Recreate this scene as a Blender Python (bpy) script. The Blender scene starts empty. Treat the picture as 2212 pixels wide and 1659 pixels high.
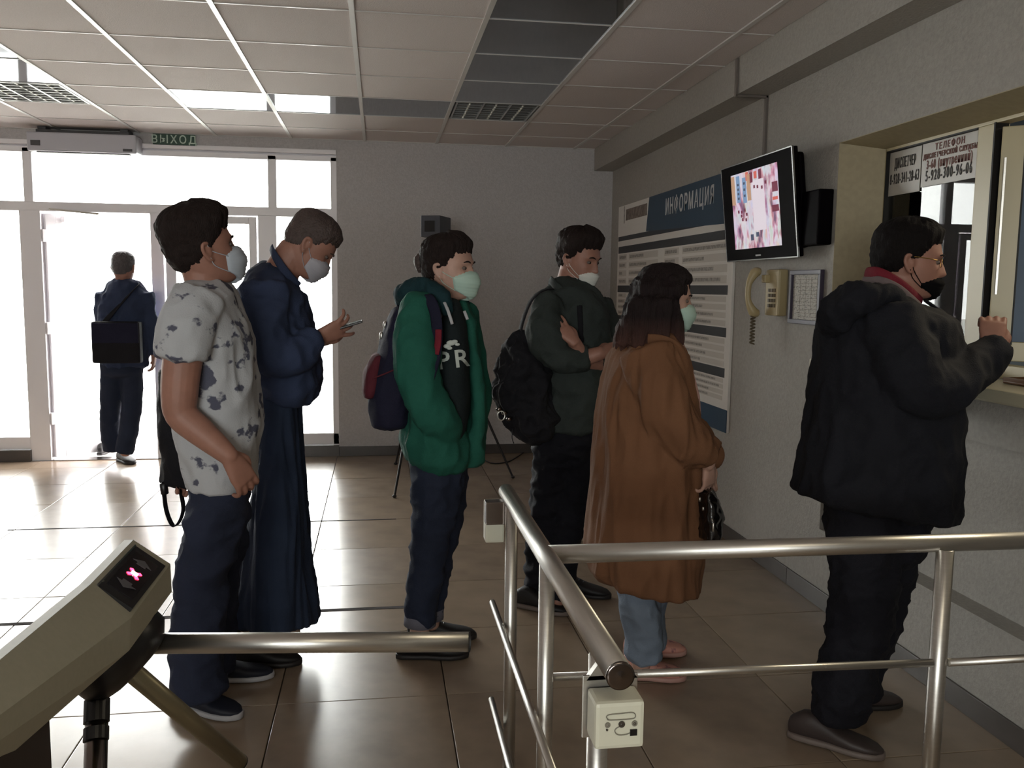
import bpy, bmesh, math, random
from math import sin, cos, pi, radians, exp, sqrt
from mathutils import Vector, Matrix, noise
from mathutils.bvhtree import BVHTree
random.seed(7)
C = bpy.context.scene.collection
scene = bpy.context.scene

# ------------------------------------------------------------ camera
FPX, YAW, PIT, ROLL, EYE = 1877.4, .15218791, -.11048346, .01170510, 1.475
fw = Vector((sin(YAW)*cos(PIT), cos(YAW)*cos(PIT), sin(PIT)))
rt = Vector((cos(YAW), -sin(YAW), 0)); up = rt.cross(fw)
rt, up = rt*cos(ROLL)+up*sin(ROLL), -rt*sin(ROLL)+up*cos(ROLL)
CP = Vector((0, 0, EYE))
cam = bpy.data.objects.new('camera', bpy.data.cameras.new('camera')); C.objects.link(cam)
cam.matrix_world = Matrix(((rt.x, up.x, -fw.x, 0), (rt.y, up.y, -fw.y, 0), (rt.z, up.z, -fw.z, EYE), (0, 0, 0, 1)))
cam.data.sensor_width = 36; cam.data.lens = FPX/2212*36; cam.data.clip_start = .05
scene.camera = cam
# survey helpers: a sight line through a pixel met with a real plane of the room gives a place in metres
def sight(x, y): return fw+rt*((x-1106)/FPX)-up*((y-829.5)/FPX)
def atY(x, y, Y): d = sight(x, y); return CP+d*(Y/d.y)
def atX(x, y, X): d = sight(x, y); return CP+d*(X/d.x)
def atZ(x, y, z=0.): d = sight(x, y); return CP+d*((z-EYE)/d.z)

# ------------------------------------------------------------ light and exposure
world = bpy.data.worlds.new('sky'); scene.world = world; world.use_nodes = True
wn = world.node_tree; bg = wn.nodes['Background']
bg.inputs[0].default_value = (1.0, .965, .95, 1); bg.inputs[1].default_value = 11.0
def area(name, loc, target, sx, sy, power, col, portal=False):
    l = bpy.data.lights.new(name, 'AREA'); l.shape = 'RECTANGLE'; l.size = sx; l.size_y = sy
    l.energy = power; l.color = col; l.cycles.is_portal = portal
    o = bpy.data.objects.new(name, l); C.objects.link(o); o.location = loc
    o.rotation_euler = (Vector(target)-Vector(loc)).to_track_quat('-Z', 'Y').to_euler(); return o
area('window_portal', (-2.7, 7.72, 1.35), (-2.7, 0, 1.35), 4.8, 2.7, 1, (1, 1, 1), True)
area('dispatcher_room_lamp', (3.3, 2.6, 2.62), (3.3, 2.6, 0), .9, .5, 24, (1, .86, .62))
area('fill_window_portal', (-1.4, -3.22, 1.5), (-1.4, 8, 1.5), 2.6, 1.1, 1, (1, 1, 1), True)  # portal of the added rear window that lifts the back wall
area('hall_fill_lamp', (.6, -.6, 2.66), (.6, -.6, 0), 1.1, .5, 6, (1, .88, .66))  # unseen lamp, added as warm fill from behind the viewer
vs = scene.view_settings; vs.view_transform = 'Standard'; vs.look = 'None'; vs.gamma = 1
vs.use_curve_mapping = False; vs.exposure = 0.95
scene.cycles.max_bounces = 10; scene.cycles.diffuse_bounces = 7; scene.cycles.glossy_bounces = 4
scene.cycles.transmission_bounces = 6; scene.cycles.transparent_max_bounces = 12
scene.cycles.use_denoising = True; scene.cycles.sample_clamp_indirect = 6
scene.cycles.caustics_reflective = False; scene.cycles.caustics_refractive = False

# ------------------------------------------------------------ materials
def srgb(r, g, b):
    f = lambda c: (c/255/12.92 if c/255 < .04045 else ((c/255+.055)/1.055)**2.4)
    return (f(r), f(g), f(b), 1)
def mat(name, col, rough=.6, metal=0., nscale=0, namt=.15, bump=0., bscale=None, col2=None, thr=None, emit=None, spec=.5, stretch=(1, 1, 1), coat=0):
    m = bpy.data.materials.new(name); m.use_nodes = True; nt = m.node_tree; b = nt.nodes['Principled BSDF']
    c = srgb(*col); b.inputs['Base Color'].default_value = c
    b.inputs['Roughness'].default_value = rough; b.inputs['Metallic'].default_value = metal
    b.inputs['Specular IOR Level'].default_value = spec; b.inputs['Coat Weight'].default_value = coat
    tc = nt.nodes.new('ShaderNodeTexCoord'); mp = nt.nodes.new('ShaderNodeMapping')
    nt.links.new(tc.outputs['Object'], mp.inputs[0]); mp.inputs['Scale'].default_value = stretch
    if nscale:
        n = nt.nodes.new('ShaderNodeTexNoise'); n.inputs['Scale'].default_value = nscale; n.inputs['Detail'].default_value = 6
        nt.links.new(mp.outputs[0], n.inputs['Vector'])
        r = nt.nodes.new('ShaderNodeValToRGB'); nt.links.new(n.outputs['Fac'], r.inputs[0])
        c2 = srgb(*col2) if col2 else tuple(x*(1-namt) for x in c[:3])+(1,)
        if thr: r.color_ramp.elements[0].position, r.color_ramp.elements[1].position = thr
        else: r.color_ramp.elements[0].position, r.color_ramp.elements[1].position = .35, .65
        r.color_ramp.elements[0].color = c; r.color_ramp.elements[1].color = c2
        nt.links.new(r.outputs[0], b.inputs['Base Color'])
    if bump:
        n2 = nt.nodes.new('ShaderNodeTexNoise'); n2.inputs['Scale'].default_value = bscale or 80; n2.inputs['Detail'].default_value = 4
        nt.links.new(mp.outputs[0], n2.inputs['Vector'])
        bp = nt.nodes.new('ShaderNodeBump'); bp.inputs['Strength'].default_value = bump; bp.inputs['Distance'].default_value = .01
        nt.links.new(n2.outputs['Fac'], bp.inputs['Height']); nt.links.new(bp.outputs[0], b.inputs['Normal'])
    if emit: b.inputs['Emission Color'].default_value = srgb(*emit[0]); b.inputs['Emission Strength'].default_value = emit[1]
    return m
M = {}
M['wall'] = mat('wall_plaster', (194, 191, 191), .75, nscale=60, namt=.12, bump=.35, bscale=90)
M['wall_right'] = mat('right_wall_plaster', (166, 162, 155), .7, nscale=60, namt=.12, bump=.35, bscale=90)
M['ceil'] = mat('ceiling_tile_mineral', (212, 203, 200), .85, nscale=150, namt=.1, bump=.3, bscale=200)
M['runner'] = mat('ceiling_grid_white', (205, 203, 200), .3)
M['mirror'] = mat('ceiling_mirror_panel', (158, 164, 172), .06, metal=1., nscale=3, namt=.1)
M['tile'] = mat('floor_tile_ceramic', (154, 136, 116), .23, nscale=5, namt=.16, bump=.03, bscale=12, spec=.75)
M['tile2'] = mat('floor_tile_ceramic_worn', (147, 129, 110), .27, nscale=6, namt=.2, bump=.03, bscale=12, spec=.75)
M['grout'] = mat('floor_grout', (62, 54, 48), .8)
M['skirt'] = mat('baseboard_tile', (78, 72, 68), .35, nscale=10, namt=.15)
M['pvc'] = mat('white_pvc_frame', (240, 238, 241), .35)
M['pvc_cream'] = mat('cream_pvc_frame', (190, 178, 142), .35)
M['gasket'] = mat('black_gasket', (20, 18, 18), .6)
M['steel'] = mat('brushed_steel', (205, 202, 196), .36, metal=1., nscale=40, namt=.08, stretch=(.2, .2, 6))
M['steel_d'] = mat('dark_chrome', (120, 112, 108), .2, metal=1.)
M['asphalt'] = mat('outdoor_paving', (185, 183, 178), .8, nscale=4, namt=.1)
M['black'] = mat('black_plastic', (16, 14, 16), .35)
M['white_plastic'] = mat('white_plastic', (214, 214, 200), .4)
M['skin'] = mat('skin', (156, 112, 96), .55, nscale=30, namt=.12)
M['skin_pale'] = mat('skin_pale', (184, 146, 130), .55, nscale=30, namt=.1)
g = bpy.data.materials.new('window_glass'); g.use_nodes = True; nt = g.node_tree; nt.nodes.clear()
o_ = nt.nodes.new('ShaderNodeOutputMaterial'); mx = nt.nodes.new('ShaderNodeMixShader'); tr = nt.nodes.new('ShaderNodeBsdfTransparent')
gl = nt.nodes.new('ShaderNodeBsdfGlossy'); gl.inputs['Roughness'].default_value = .01; fr = nt.nodes.new('ShaderNodeFresnel'); fr.inputs[0].default_value = 1.5
tr.inputs[0].default_value = (.93, .96, .95, 1)
nt.links.new(fr.outputs[0], mx.inputs[0]); nt.links.new(tr.outputs[0], mx.inputs[1]); nt.links.new(gl.outputs[0], mx.inputs[2]); nt.links.new(mx.outputs[0], o_.inputs[0])
M['glass'] = g

# ------------------------------------------------------------ mesh helpers
def link(name, me, m=None, parent=None, smooth=False):
    o = bpy.data.objects.new(name, me); C.objects.link(o)
    if m: me.materials.append(m)
    if smooth: me.polygons.foreach_set('use_smooth', [True]*len(me.polygons))
    if parent:
        o.parent = parent; o.matrix_parent_inverse = parent.matrix_basis.inverted()
    return o
def obj(name, bm, m=None, parent=None, smooth=False):
    me = bpy.data.meshes.new(name); bmesh.ops.recalc_face_normals(bm, faces=bm.faces); bm.to_mesh(me); bm.free()
    return link(name, me, m, parent, smooth)
def tag(o, label, cat, group=None, kind=None):
    if label: o['label'] = label
    if cat: o['category'] = cat
    if group: o['group'] = group
    if kind: o['kind'] = kind
    return o
def struct(o): o['kind'] = 'structure'; return o
def empty(name, loc, label=None, cat=None, group=None):
    o = bpy.data.objects.new(name, None); C.objects.link(o); o.location = loc; o.empty_display_size = .1
    tag(o, label, cat, group); return o
def BM(): return bmesh.new()
def box(bm, x0, x1, y0, y1, z0, z1, bev=0):
    vs_ = [bm.verts.new(p) for p in ((x0, y0, z0), (x1, y0, z0), (x1, y1, z0), (x0, y1, z0), (x0, y0, z1), (x1, y0, z1), (x1, y1, z1), (x0, y1, z1))]
    fs = [bm.faces.new([vs_[i] for i in q]) for q in ((0, 3, 2, 1), (4, 5, 6, 7), (0, 1, 5, 4), (1, 2, 6, 5), (2, 3, 7, 6), (3, 0, 4, 7))]
    if bev: bmesh.ops.bevel(bm, geom=list({e for f in fs for e in f.edges}), offset=bev, segments=2, affect='EDGES', profile=.6)
    return bm
def B(*a, **k): return box(BM(), *a, **k)
def obox(bm, c, u, v, w, bev=0):   # box from centre and three half-axis vectors
    c, u, v, w = map(Vector, (c, u, v, w))
    vs_ = [bm.verts.new(c+u*i+v*j+w*k) for k in (-1, 1) for i, j in ((-1, -1), (1, -1), (1, 1), (-1, 1))]
    fs = [bm.faces.new([vs_[i] for i in q]) for q in ((0, 3, 2, 1), (4, 5, 6, 7), (0, 1, 5, 4), (1, 2, 6, 5), (2, 3, 7, 6), (3, 0, 4, 7))]
    if bev: bmesh.ops.bevel(bm, geom=list({e for f in fs for e in f.edges}), offset=bev, segments=3, affect='EDGES', profile=.6)
    return bm
def ring_loft(bm, rings, n=28, dome=.35):
    """rings: (centre, u, v, exponent); a closed skin over them, with domed ends"""
    def mk(c, u, v, e, s=1.):
        out = []
        for i in range(n):
            t = 2*pi*i/n; ct, st = cos(t), sin(t)
            a = abs(ct)**(2/e)*(1 if ct >= 0 else -1); b = abs(st)**(2/e)*(1 if st >= 0 else -1)
            out.append(bm.verts.new(c+(u*a+v*b)*s))
        return out
    rr = [(Vector(c), Vector(u), Vector(v), e) for c, u, v, e in rings]
    d0 = (rr[0][0]-rr[1][0]).normalized(); d1 = (rr[-1][0]-rr[-2][0]).normalized()
    def cap(r, d):
        c, u, v, e = r; h = min(u.length, v.length)*dome
        return [(c+d*h*.6, u*.8, v*.8, e), (c+d*h*.95, u*.4, v*.4, e)]
    full = list(reversed(cap(rr[0], d0)))+rr+cap(rr[-1], d1)
    L = [mk(*r) for r in full]
    for a, b in zip(L, L[1:]):
        for i in range(n): bm.faces.new((a[i], a[(i+1) % n], b[(i+1) % n], b[i]))
    for r, l, d in ((full[0], L[0], d0), (full[-1], L[-1], d1)):
        c = bm.verts.new(r[0]+d*.001)
        for i in range(n):
            try: bm.faces.new((l[i], l[(i+1) % n], c))
            except ValueError: pass
    return bm
def tube(bm, pts, rad, n=16, dome=.35, flat=1., flatdir=None, sub=1):
    """tapering limb or pipe along points"""
    pts = [Vector(p) for p in pts]
    rad = list(rad) if hasattr(rad, '__len__') else [rad]*len(pts)
    if sub > 1 and len(pts) > 2:
        P, R = [], []
        for i in range(len(pts)-1):
            p0 = pts[max(i-1, 0)]; p1 = pts[i]; p2 = pts[i+1]; p3 = pts[min(i+2, len(pts)-1)]
            for k in range(sub):
                t = k/sub
                P.append(.5*((2*p1)+(p2-p0)*t+(2*p0-5*p1+4*p2-p3)*t*t+(3*p1-p0-3*p2+p3)*t**3)); R.append(rad[i]*(1-t)+rad[i+1]*t)
        P.append(pts[-1]); R.append(rad[-1]); pts, rad = P, R
    rings = []; prev = None
    for i, p in enumerate(pts):
        a = pts[max(i-1, 0)]; b = pts[min(i+1, len(pts)-1)]; t = (b-a).normalized()
        if flatdir is not None: u = Vector(flatdir); u = (u-t*u.dot(t)).normalized()
        elif prev is None:
            u = t.cross(Vector((0, 0, 1)) if abs(t.z) < .9 else Vector((0, 1, 0))).normalized()
        else: u = (prev-t*prev.dot(t)).normalized()
        prev = u; v = t.cross(u).normalized(); rings.append((p, u*rad[i]*flat, v*rad[i], 2))
    return ring_loft(bm, rings, n, dome)
def cyl(bm, a, b, r, n=32): return tube(bm, [a, b], [r, r], n, dome=.02)
def hull(bm, pts):
    vs_ = [bm.verts.new(p) for p in pts]; r = bmesh.ops.convex_hull(bm, input=vs_)
    bmesh.ops.delete(bm, geom=[v for v in r['geom_interior'] if isinstance(v, bmesh.types.BMVert)], context='VERTS'); return bm
def ball(bm, c, r, sc=(1, 1, 1), rot=None, seg=16):
    m = Matrix.Translation(c) @ (rot.to_4x4() if rot else Matrix()) @ Matrix.Diagonal((*sc, 1))
    bmesh.ops.create_uvsphere(bm, u_segments=seg, v_segments=seg*2//3, radius=r, matrix=m); return bm
def text_mesh(s, size, extrude=.002, bold=0.0, sx=1.):
    cu = bpy.data.curves.new('t', 'FONT'); cu.body = s; cu.size = size; cu.align_x = 'CENTER'; cu.align_y = 'CENTER'; cu.extrude = extrude
    cu.offset = bold; cu.space_character = 1.3; cu.resolution_u = 3
    o = bpy.data.objects.new('t', cu); C.objects.link(o); bpy.context.view_layer.update()
    me = bpy.data.meshes.new_from_object(o.evaluated_get(bpy.context.evaluated_depsgraph_get())); bpy.data.objects.remove(o)
    for v in me.vertices: v.co.x *= sx
    return me
def put_text(name, s, size, m, parent, loc, right, upv, extrude=.001, bold=0., sx=1.):
    me = text_mesh(s, size, extrude, bold, sx); r = Vector(right).normalized(); u = Vector(upv).normalized(); w = r.cross(u)
    T = Matrix(((r.x, u.x, w.x, loc[0]), (r.y, u.y, w.y, loc[1]), (r.z, u.z, w.z, loc[2]), (0, 0, 0, 1)))
    me.transform(T); return link(name, me, m, parent)

# ------------------------------------------------------------ the setting
D, ZC, XR, XB = 7.588, 2.687, 2.04, 1.87          # back wall, ceiling, right wall, face of the ceiling beam
XL, YN = -5.2, -3.0
XS, ZT = -.349, 2.585                             # side and top of the glazed front
floor = struct(obj('floor', B(XL-.1, XR+.2, YN-.1, D+.12, -.12, -.008), M['grout']))
tile_meshes = []
for k in range(2):
    me = bpy.data.meshes.new('floor_tile'); b = B(.002, .598, .002, .608, -.02, 0, bev=.002); bmesh.ops.recalc_face_normals(b, faces=b.faces); b.to_mesh(me); b.free()
    me.materials.append(M['tile' if k == 0 else 'tile2']); tile_meshes.append(me)
def floor_tile(x, y, me):
    t = bpy.data.objects.new('floor_tile', me); C.objects.link(t); t.location = (x, y, random.uniform(-.0007, .0007)); t.parent = floor
for i in range(-8, 4):
    for j in range(-2, 8):
        x, y = -.365+i*.6, 3.02+j*.61
        if x < XL-.1: continue
        if x+.6 < XR+.05 and y+.61 < D+.03: floor_tile(x, y, random.choice(tile_meshes))
        else:
            me = bpy.data.meshes.new('floor_tile'); b = B(.002, min(.598, XR+.02-x), .002, min(.608, D-y), -.02, 0); b.to_mesh(me); b.free(); me.materials.append(M['tile'])
            floor_tile(x, y, me)
obj('near_tiling', B(XL, XR, YN, 3.02-1.22-.002, -.02, 0), M['tile'], floor)
# worn tape line across the tiles
M['tape'] = mat('worn_floor_tape', (84, 80, 80), .9, spec=.05, nscale=14, col2=(58, 52, 50), thr=(.5, .62), stretch=(.4, 2, 1))
b = B(-2.6, .12, 3.895, 3.925, .0, .0016); box(b, -2.2, .1, 5.45, 5.465, .0, .0016)
obj('tape_strip', b, M['tape'], floor)

ceiling = struct(obj('ceiling', B(XL-.1, XR+.1, YN-.1, D+.1, ZC+.02, ZC+.14), M['ceil']))
RX = [-.113+.6*k for k in range(-9, 4)]
RY = [4.07+.6*k for k in range(-2, 6)]+[D]
strip_cols = {-.113+.6: 1, -2.513: 1}
tmes = {}
def ceil_tile(name, x0, x1, y0, y1, m, z0=ZC):
    key = (name, round(x1-x0, 3), round(y1-y0, 3))
    if key not in tmes:
        me = bpy.data.meshes.new(name); b = B(.004, x1-x0-.004, .003, y1-y0-.003, 0, .014, bev=.0015); bmesh.ops.recalc_face_normals(b, faces=b.faces); b.to_mesh(me); b.free(); me.materials.append(m); tmes[key] = me
    o = bpy.data.objects.new(name, tmes[key]); C.objects.link(o); o.location = (x0, y0, z0); o.parent = ceiling; return o
lamps = []
for j in range(len(RY)-1):
    y0, y1 = RY[j], RY[j+1]
    for i in range(len(RX)):
        x0 = RX[i]; x1 = RX[i+1] if i+1 < len(RX) else XB
        colm = (abs(x0-.487) < .01 or abs(x0+2.513) < .01)
        row = abs(y0-5.87) < .01
        if row and colm: lamps.append((x0, x1, y0, y1)); continue
        if (colm and y0 < 5.8) or (row and -1.32 < x0 < .4): ceil_tile('mirror_panel', x0, x1, y0, y1, M['mirror'])
        else: ceil_tile('ceiling_tile', x0, x1, y0, y1, M['ceil'])
obj('near_panels', B(XL, XB, YN, RY[0], ZC, ZC+.014), M['ceil'], ceiling)
for x in RX: obj('grid_runner', B(x-.012, x+.012, RY[0], D, ZC-.007, ZC+.004), M['runner'], ceiling)
for y in RY[:-1]: obj('cross_tee', B(XL, XB, y-.004, y+.004, ZC-.0035, ZC+.003), M['runner'], ceiling)
obj('wall_angle', B(XL, XB, D-.02, D, ZC-.004, ZC+.002), M['runner'], ceiling)
# louvred lamps in the ceiling grid (unlit)
M['louvre'] = mat('lamp_louvre_metal', (190, 190, 188), .25, metal=1.)
M['lamp_body'] = mat('lamp_housing', (70, 70, 72), .4)
for k, (x0, x1, y0, y1) in enumerate(lamps):
    e = empty('ceiling_lamp', ((x0+x1)/2, (y0+y1)/2, ZC), ('unlit square louvred ceiling lamp at the end of the dark mirror strip' if x0 > 0 else 'unlit square louvred ceiling lamp near the left edge above the entrance'), 'ceiling lamp')
    b = B(x0+.01, x1-.01, y0+.01, y1-.01, ZC+.012, ZC+.018); obj('housing', b, M['lamp_body'], e)
    for q in range(4):
        xx = x0+.03+(x1-x0-.06)*q/3; obj('reflector_blade', B(xx-.006, xx+.006, y0+.02, y1-.02, ZC-.004, ZC+.016), M['louvre'], e)
    for q in range(8):
        yy = y0+.03+(y1-y0-.06)*q/7; obj('cross_blade', B(x0+.03, x1-.03, yy-.002, yy+.002, ZC-.002, ZC+.016), M['louvre'], e)
    for q in range(3):
        xx = x0+.12+.18*q; t = BM(); cyl(t, (xx, y0+.03, ZC+.008), (xx, y1-.03, ZC+.008), .007, 10); obj('lamp_tube', t, M['white_plastic'], e)

# walls
struct(obj('wall_back', box(box(BM(), XS, XR+.3, D, D+.2, 0, ZC+.05), XL, XS, D, D+.2, ZT, ZC+.05), M['wall']))
struct(obj('wall_left', B(XL-.2, XL, YN, D+.2, 0, ZC+.05), M['wall']))
nw = BM(); wx0, wx1, wz0, wz1 = -2.7, -.1, .95, 2.05
for a in ((XL, wx0, 0, ZC+.05), (wx1, XR+.3, 0, ZC+.05), (wx0, wx1, 0, wz0), (wx0, wx1, wz1, ZC+.05)): box(nw, a[0], a[1], YN-.2, YN, a[2], a[3])
struct(obj('wall_near', nw, M['wall']))
w3 = struct(obj('fill_window', box(box(BM(), wx0, wx1, YN-.14, YN-.08, wz0, wz0+.06), wx0, wx1, YN-.14, YN-.08, wz1-.06, wz1), M['pvc']))  # unseen window, added so its daylight fills the back wall
for x in (wx0, (wx0+wx1)/2-.035, wx1-.07): obj('frame_bar', B(x, x+.07, YN-.14, YN-.08, wz0+.05, wz1-.05, bev=.003), M['pvc'], w3)
obj('pane', B(wx0+.05, wx1-.05, YN-.112, YN-.108, wz0+.05, wz1-.05), M['glass'], w3)
for x, y, wx, wy, z, where in ((.6, -.6, .6, .3, 2.664, 'hall ceiling behind the viewer, added as fill'), (3.3, 2.6, .5, .3, 2.625, "dispatcher's room ceiling")):
    e = empty('ceiling_lamp', (x, y, z), 'lit white rectangular lamp on the '+where, 'ceiling lamp')  # the hall fixture is unseen, added as a body for the fill lamp
    obj('housing', B(x-wx, x+wx, y-wy, y+wy, z+.004, z+.022, bev=.003), M['white_plastic'], e)
    for a in ((x-wx, x-wx+.02, y-wy, y+wy), (x+wx-.02, x+wx, y-wy, y+wy)): obj('side_rim', B(*a, z-.012, z+.006, bev=.002), M['white_plastic'], e)
# right wall: far section stands 2 cm proud of the near one; window niche and a recess under it
YS, NY0, NY1, NZ0, NZ1, NX = 4.49, 3.72, 1.35, 1.17, 2.137, 2.20
NYI, NZI = atX(1903, 500, NX).y, atX(1904, 325, NX).z
XW = XR
wr = BM()
box(wr, XR, XR+.35, YS, D, 0, ZC+.05)
box(wr, XW, XR+.35, NY0, YS, 0, ZC+.05)
box(wr, XW, XR+.35, YN, NY1, 0, ZC+.05)
box(wr, XW, XR+.35, NY1, NY0, NZ1, ZC+.05)
box(wr, XW, XR+.35, NY1, NY0, .965, NZ0-.05)
box(wr, XW, XR+.35, NY1, NY0, 0, .365)
box(wr, XW+.09, XR+.35, NY1, NY0, .365, .965)
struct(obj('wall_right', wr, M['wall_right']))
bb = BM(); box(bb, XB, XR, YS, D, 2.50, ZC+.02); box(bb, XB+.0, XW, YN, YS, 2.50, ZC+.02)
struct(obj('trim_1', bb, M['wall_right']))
M['trunk'] = mat('cable_trunking_grey', (112, 104, 98), .5)
tk = empty('cable_trunking', (XR, 4.49, 2.2), 'narrow grey cable trunking running down the wall to the television top', 'cable trunking')
obj('wall_run', B(XR-.014, XR-.001, 4.475, 4.497, 1.9, 2.499, bev=.002), M['trunk'], tk)
obj('soffit_run', B(XB-.012, XR-.001, 4.475, 4.497, 2.486, 2.499, bev=.002), M['trunk'], tk)
obj('beam_run', B(XB-.014, XB-.001, 4.475, 4.497, 2.487, ZC-.006, bev=.002), M['trunk'], tk)
# baseboards, in tiles
def skirt(name, axis, a0, a1, fixed, h=.085, t=.012, step=.6):
    o = struct(obj(name, B(*((a0, a1, fixed-.004, fixed) if axis == 'x' else (fixed-.004, fixed, a0, a1)), 0, h-.004), M['grout']))
    a = a0
    while a < a1-.01:
        b_ = min(a+step, a1)
        q = (a+.002, b_-.002, fixed-t, fixed-.003) if axis == 'x' else (fixed-t, fixed-.003, a+.002, b_-.002)
        obj('skirting_tile', B(*q, .001, h, bev=.0015), M['skirt'], o); a = b_
skirt('baseboard_back', 'x', XS+.0, XR-.012, D-.0)
skirt('baseboard_far_right', 'y', YS, D-.012, XR)
skirt('baseboard_right', 'y', 1.0, YS, XW)

# glazed entrance front: frame members are parts of window_1
win = struct(obj('window_1', B(XL, XS, D+.04, D+.10, ZT-.035, ZT, bev=.003), M['pvc']))
def fr_(x0, x1, z0, z1, y0=D+.02, y1=D+.11, name='frame_bar', m='pvc'): return obj(name, B(x0, x1, y0, y1, z0, z1, bev=.004), M[m], win)
Z1, Z2, ZB = 2.12, 2.045, .2
fr_(XL, XS, ZT-.075, ZT-.03); fr_(XL, XS, Z2, Z1)
for x0, x1 in ((XS-.05, XS), (-.912, -.842), (-2.815, -2.746), (-4.2, -4.13), (XL, XL+.07)): fr_(x0, x1, Z1-.01, ZT-.04)
for x0, x1 in ((XS-.05, XS), (-1.0, -.85), (-1.858, -1.759), (-2.86, -2.70), (-4.2, -4.13), (XL, XL+.07)): fr_(x0, x1, 0.0, Z2+.01)
for x0, x1 in ((-.85, XS), (-4.15, -2.85), (XL, -4.2)):
    fr_(x0, x1, .1, ZB); obj('sill_tile', B(x0, x1, D-.012, D+.1, 0, .095, bev=.002), M['skirt'], win)
fr_(XL, XS, ZT-.02, ZT+.015, D-.02, D+.02, 'cover_strip')
# second (shut) leaf with its own frame
for x0, x1, z0, z1 in ((-1.74, -1.66, .02, Z2-.01), (-1.07, -1.01, .02, Z2-.01), (-1.66, -1.07, Z2-.07, Z2-.01), (-1.66, -1.07, .02, .2)): fr_(x0, x1, z0, z1, D+.0, D+.07, 'leaf_bar')
for x0, x1, z0, z1 in ((-.85, XS-.05, ZB, Z2), (-.85, XS-.05, Z1, ZT-.07), (-2.75, -.91, Z1, ZT-.07), (-1.67, -1.06, .19, Z2-.06), (-4.15, -2.85, ZB, Z2), (-4.15, -2.81, Z1, ZT-.07), (XL+.05, -4.2, ZB, Z2), (XL+.05, -4.2, Z1, ZT-.07)):
    obj('pane', B(x0, x1, D+.052, D+.058, z0, z1), M['glass'], win)
# the open leaf, swung outwards
door = struct(empty('door_1', (-2.69, D+.06, 0)))
ang = radians(40); du = Vector((cos(ang), sin(ang), 0)); dv = Vector((-sin(ang), cos(ang), 0)); d0 = Vector((-2.69, D+.07, 0)); DW = .84
def leaf(name, a0, a1, z0, z1, t0=-.03, t1=.03, m='pvc'):
    b = BM(); obox(b, d0+du*((a0+a1)/2)+dv*((t0+t1)/2)+Vector((0, 0, (z0+z1)/2)), du*((a1-a0)/2), dv*((t1-t0)/2), Vector((0, 0, (z1-z0)/2)), bev=.003); return obj(name, b, M[m], door)
leaf('leaf_bar', 0, .08, .02, 2.03); leaf('leaf_bar', DW-.08, DW, .02, 2.03); leaf('leaf_bar', .08, DW-.08, 1.95, 2.03); leaf('leaf_bar', .08, DW-.08, .02, .24)
leaf('pane', .07, DW-.07, .23, 1.96, -.003, .003, 'glass')
leaf('pull_handle', DW-.06, DW-.03, .95, 1.25, -.08, -.06, 'steel'); leaf('handle_post', DW-.05, DW-.04, .97, .99, -.07, -.02, 'steel'); leaf('handle_post', DW-.05, DW-.04, 1.21, 1.23, -.07, -.02, 'steel')
for z in (.35, 1.1, 1.85): leaf('hinge', -.03, .01, z-.05, z+.05, -.045, -.01, 'pvc')
cl = leaf('door_closer', .12, .36, 1.965, 2.015, -.09, -.03, 'pvc')
b = BM(); tube(b, [d0+du*.3+dv*-.06+Vector((0, 0, 2.02)), (-2.25, D+.0, 2.03), (-2.62, D-.01, 2.06)], .008, 8); obj('closer_arm', b, M['steel'], door)
b = BM(); box(b, -2.7, -1.75, D-.0, D+.12, -.008, .006); obj('threshold', b, M['steel_d'], door)

# outdoors: paving, steps rail and a distant block, all but burnt out by daylight
og = struct(obj('trim_2', B(-30, 20, D+.2, 45, -.14, -.02), M['asphalt']))
e = empty('outdoor_railing', (-3.9, 9.6, -.02), 'thin grey metal railing outside the glazing left of the open door', 'railing')
for x in (-3.8, -3.35, -4.6): t = BM(); cyl(t, (x, 9.6, -.02), (x, 9.6, .78), .018, 10); obj('post', t, M['pvc'], e)
t = BM(); cyl(t, (-6.2, 9.6, .79), (-3.2, 9.6, .79), .02, 10); obj('handrail', t, M['pvc'], e)
M['far'] = mat('distant_render', (190, 195, 200), .8)
e = empty('street_kiosk', (-1.2, 17, -.02), 'pale grey kiosk faintly seen through the glass beside the man with the phone', 'kiosk')
obj('body', B(-1.35, -.95, 17, 17.6, -.02, 1.3), M['far'], e); obj('cap', B(-1.4, -.9, 16.95, 17.65, 1.3, 1.36), M['far'], e)

# ------------------------------------------------------------ fittings on the walls
M['green_sign'] = mat('exit_sign_green', (38, 72, 56), .4)
M['sign_letter'] = mat('exit_sign_letter', (196, 214, 200), .5)
e = empty('exit_sign', (-1.73, D, 2.635), 'small dark green exit sign with pale letters above the entrance glazing', 'sign')
c = (atY(335, 303, D).x+atY(419, 303, D).x)/2
obj('sign_plate', B(c-.165, c+.165, D-.02, D-.001, 2.59, 2.68, bev=.003), M['green_sign'], e)
put_text('lettering', 'ВЫХОД', .088, M['sign_letter'], e, (c, D-.021, 2.635), (1, 0, 0), (0, 0, 1), .001, .001, .92)
M['ac'] = mat('air_curtain_casing', (188, 188, 196), .45)
e = empty('air_curtain', (-2.3, D-.1, 2.52), 'long white air curtain unit mounted over the open entrance door', 'air curtain')
ax0, ax1 = atY(57, 310, D-.2).x, atY(294, 310, D-.2).x
b = B(ax0, ax1, D-.2, D-.005, 2.49, 2.635, bev=.012); obj('casing', b, M['ac'], e)
obj('intake_grille', B(ax0+.06, ax1-.06, D-.17, D-.03, 2.632, 2.66, bev=.004), M['lamp_body'], e)
obj('outlet_slot', B(ax0+.06, ax1-.06, D-.17, D-.13, 2.484, 2.492), M['gasket'], e)
obj('label_plate', B(ax0+.03, ax0+.1, D-.203, D-.199, 2.53, 2.57), M['lamp_body'], e)
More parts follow.
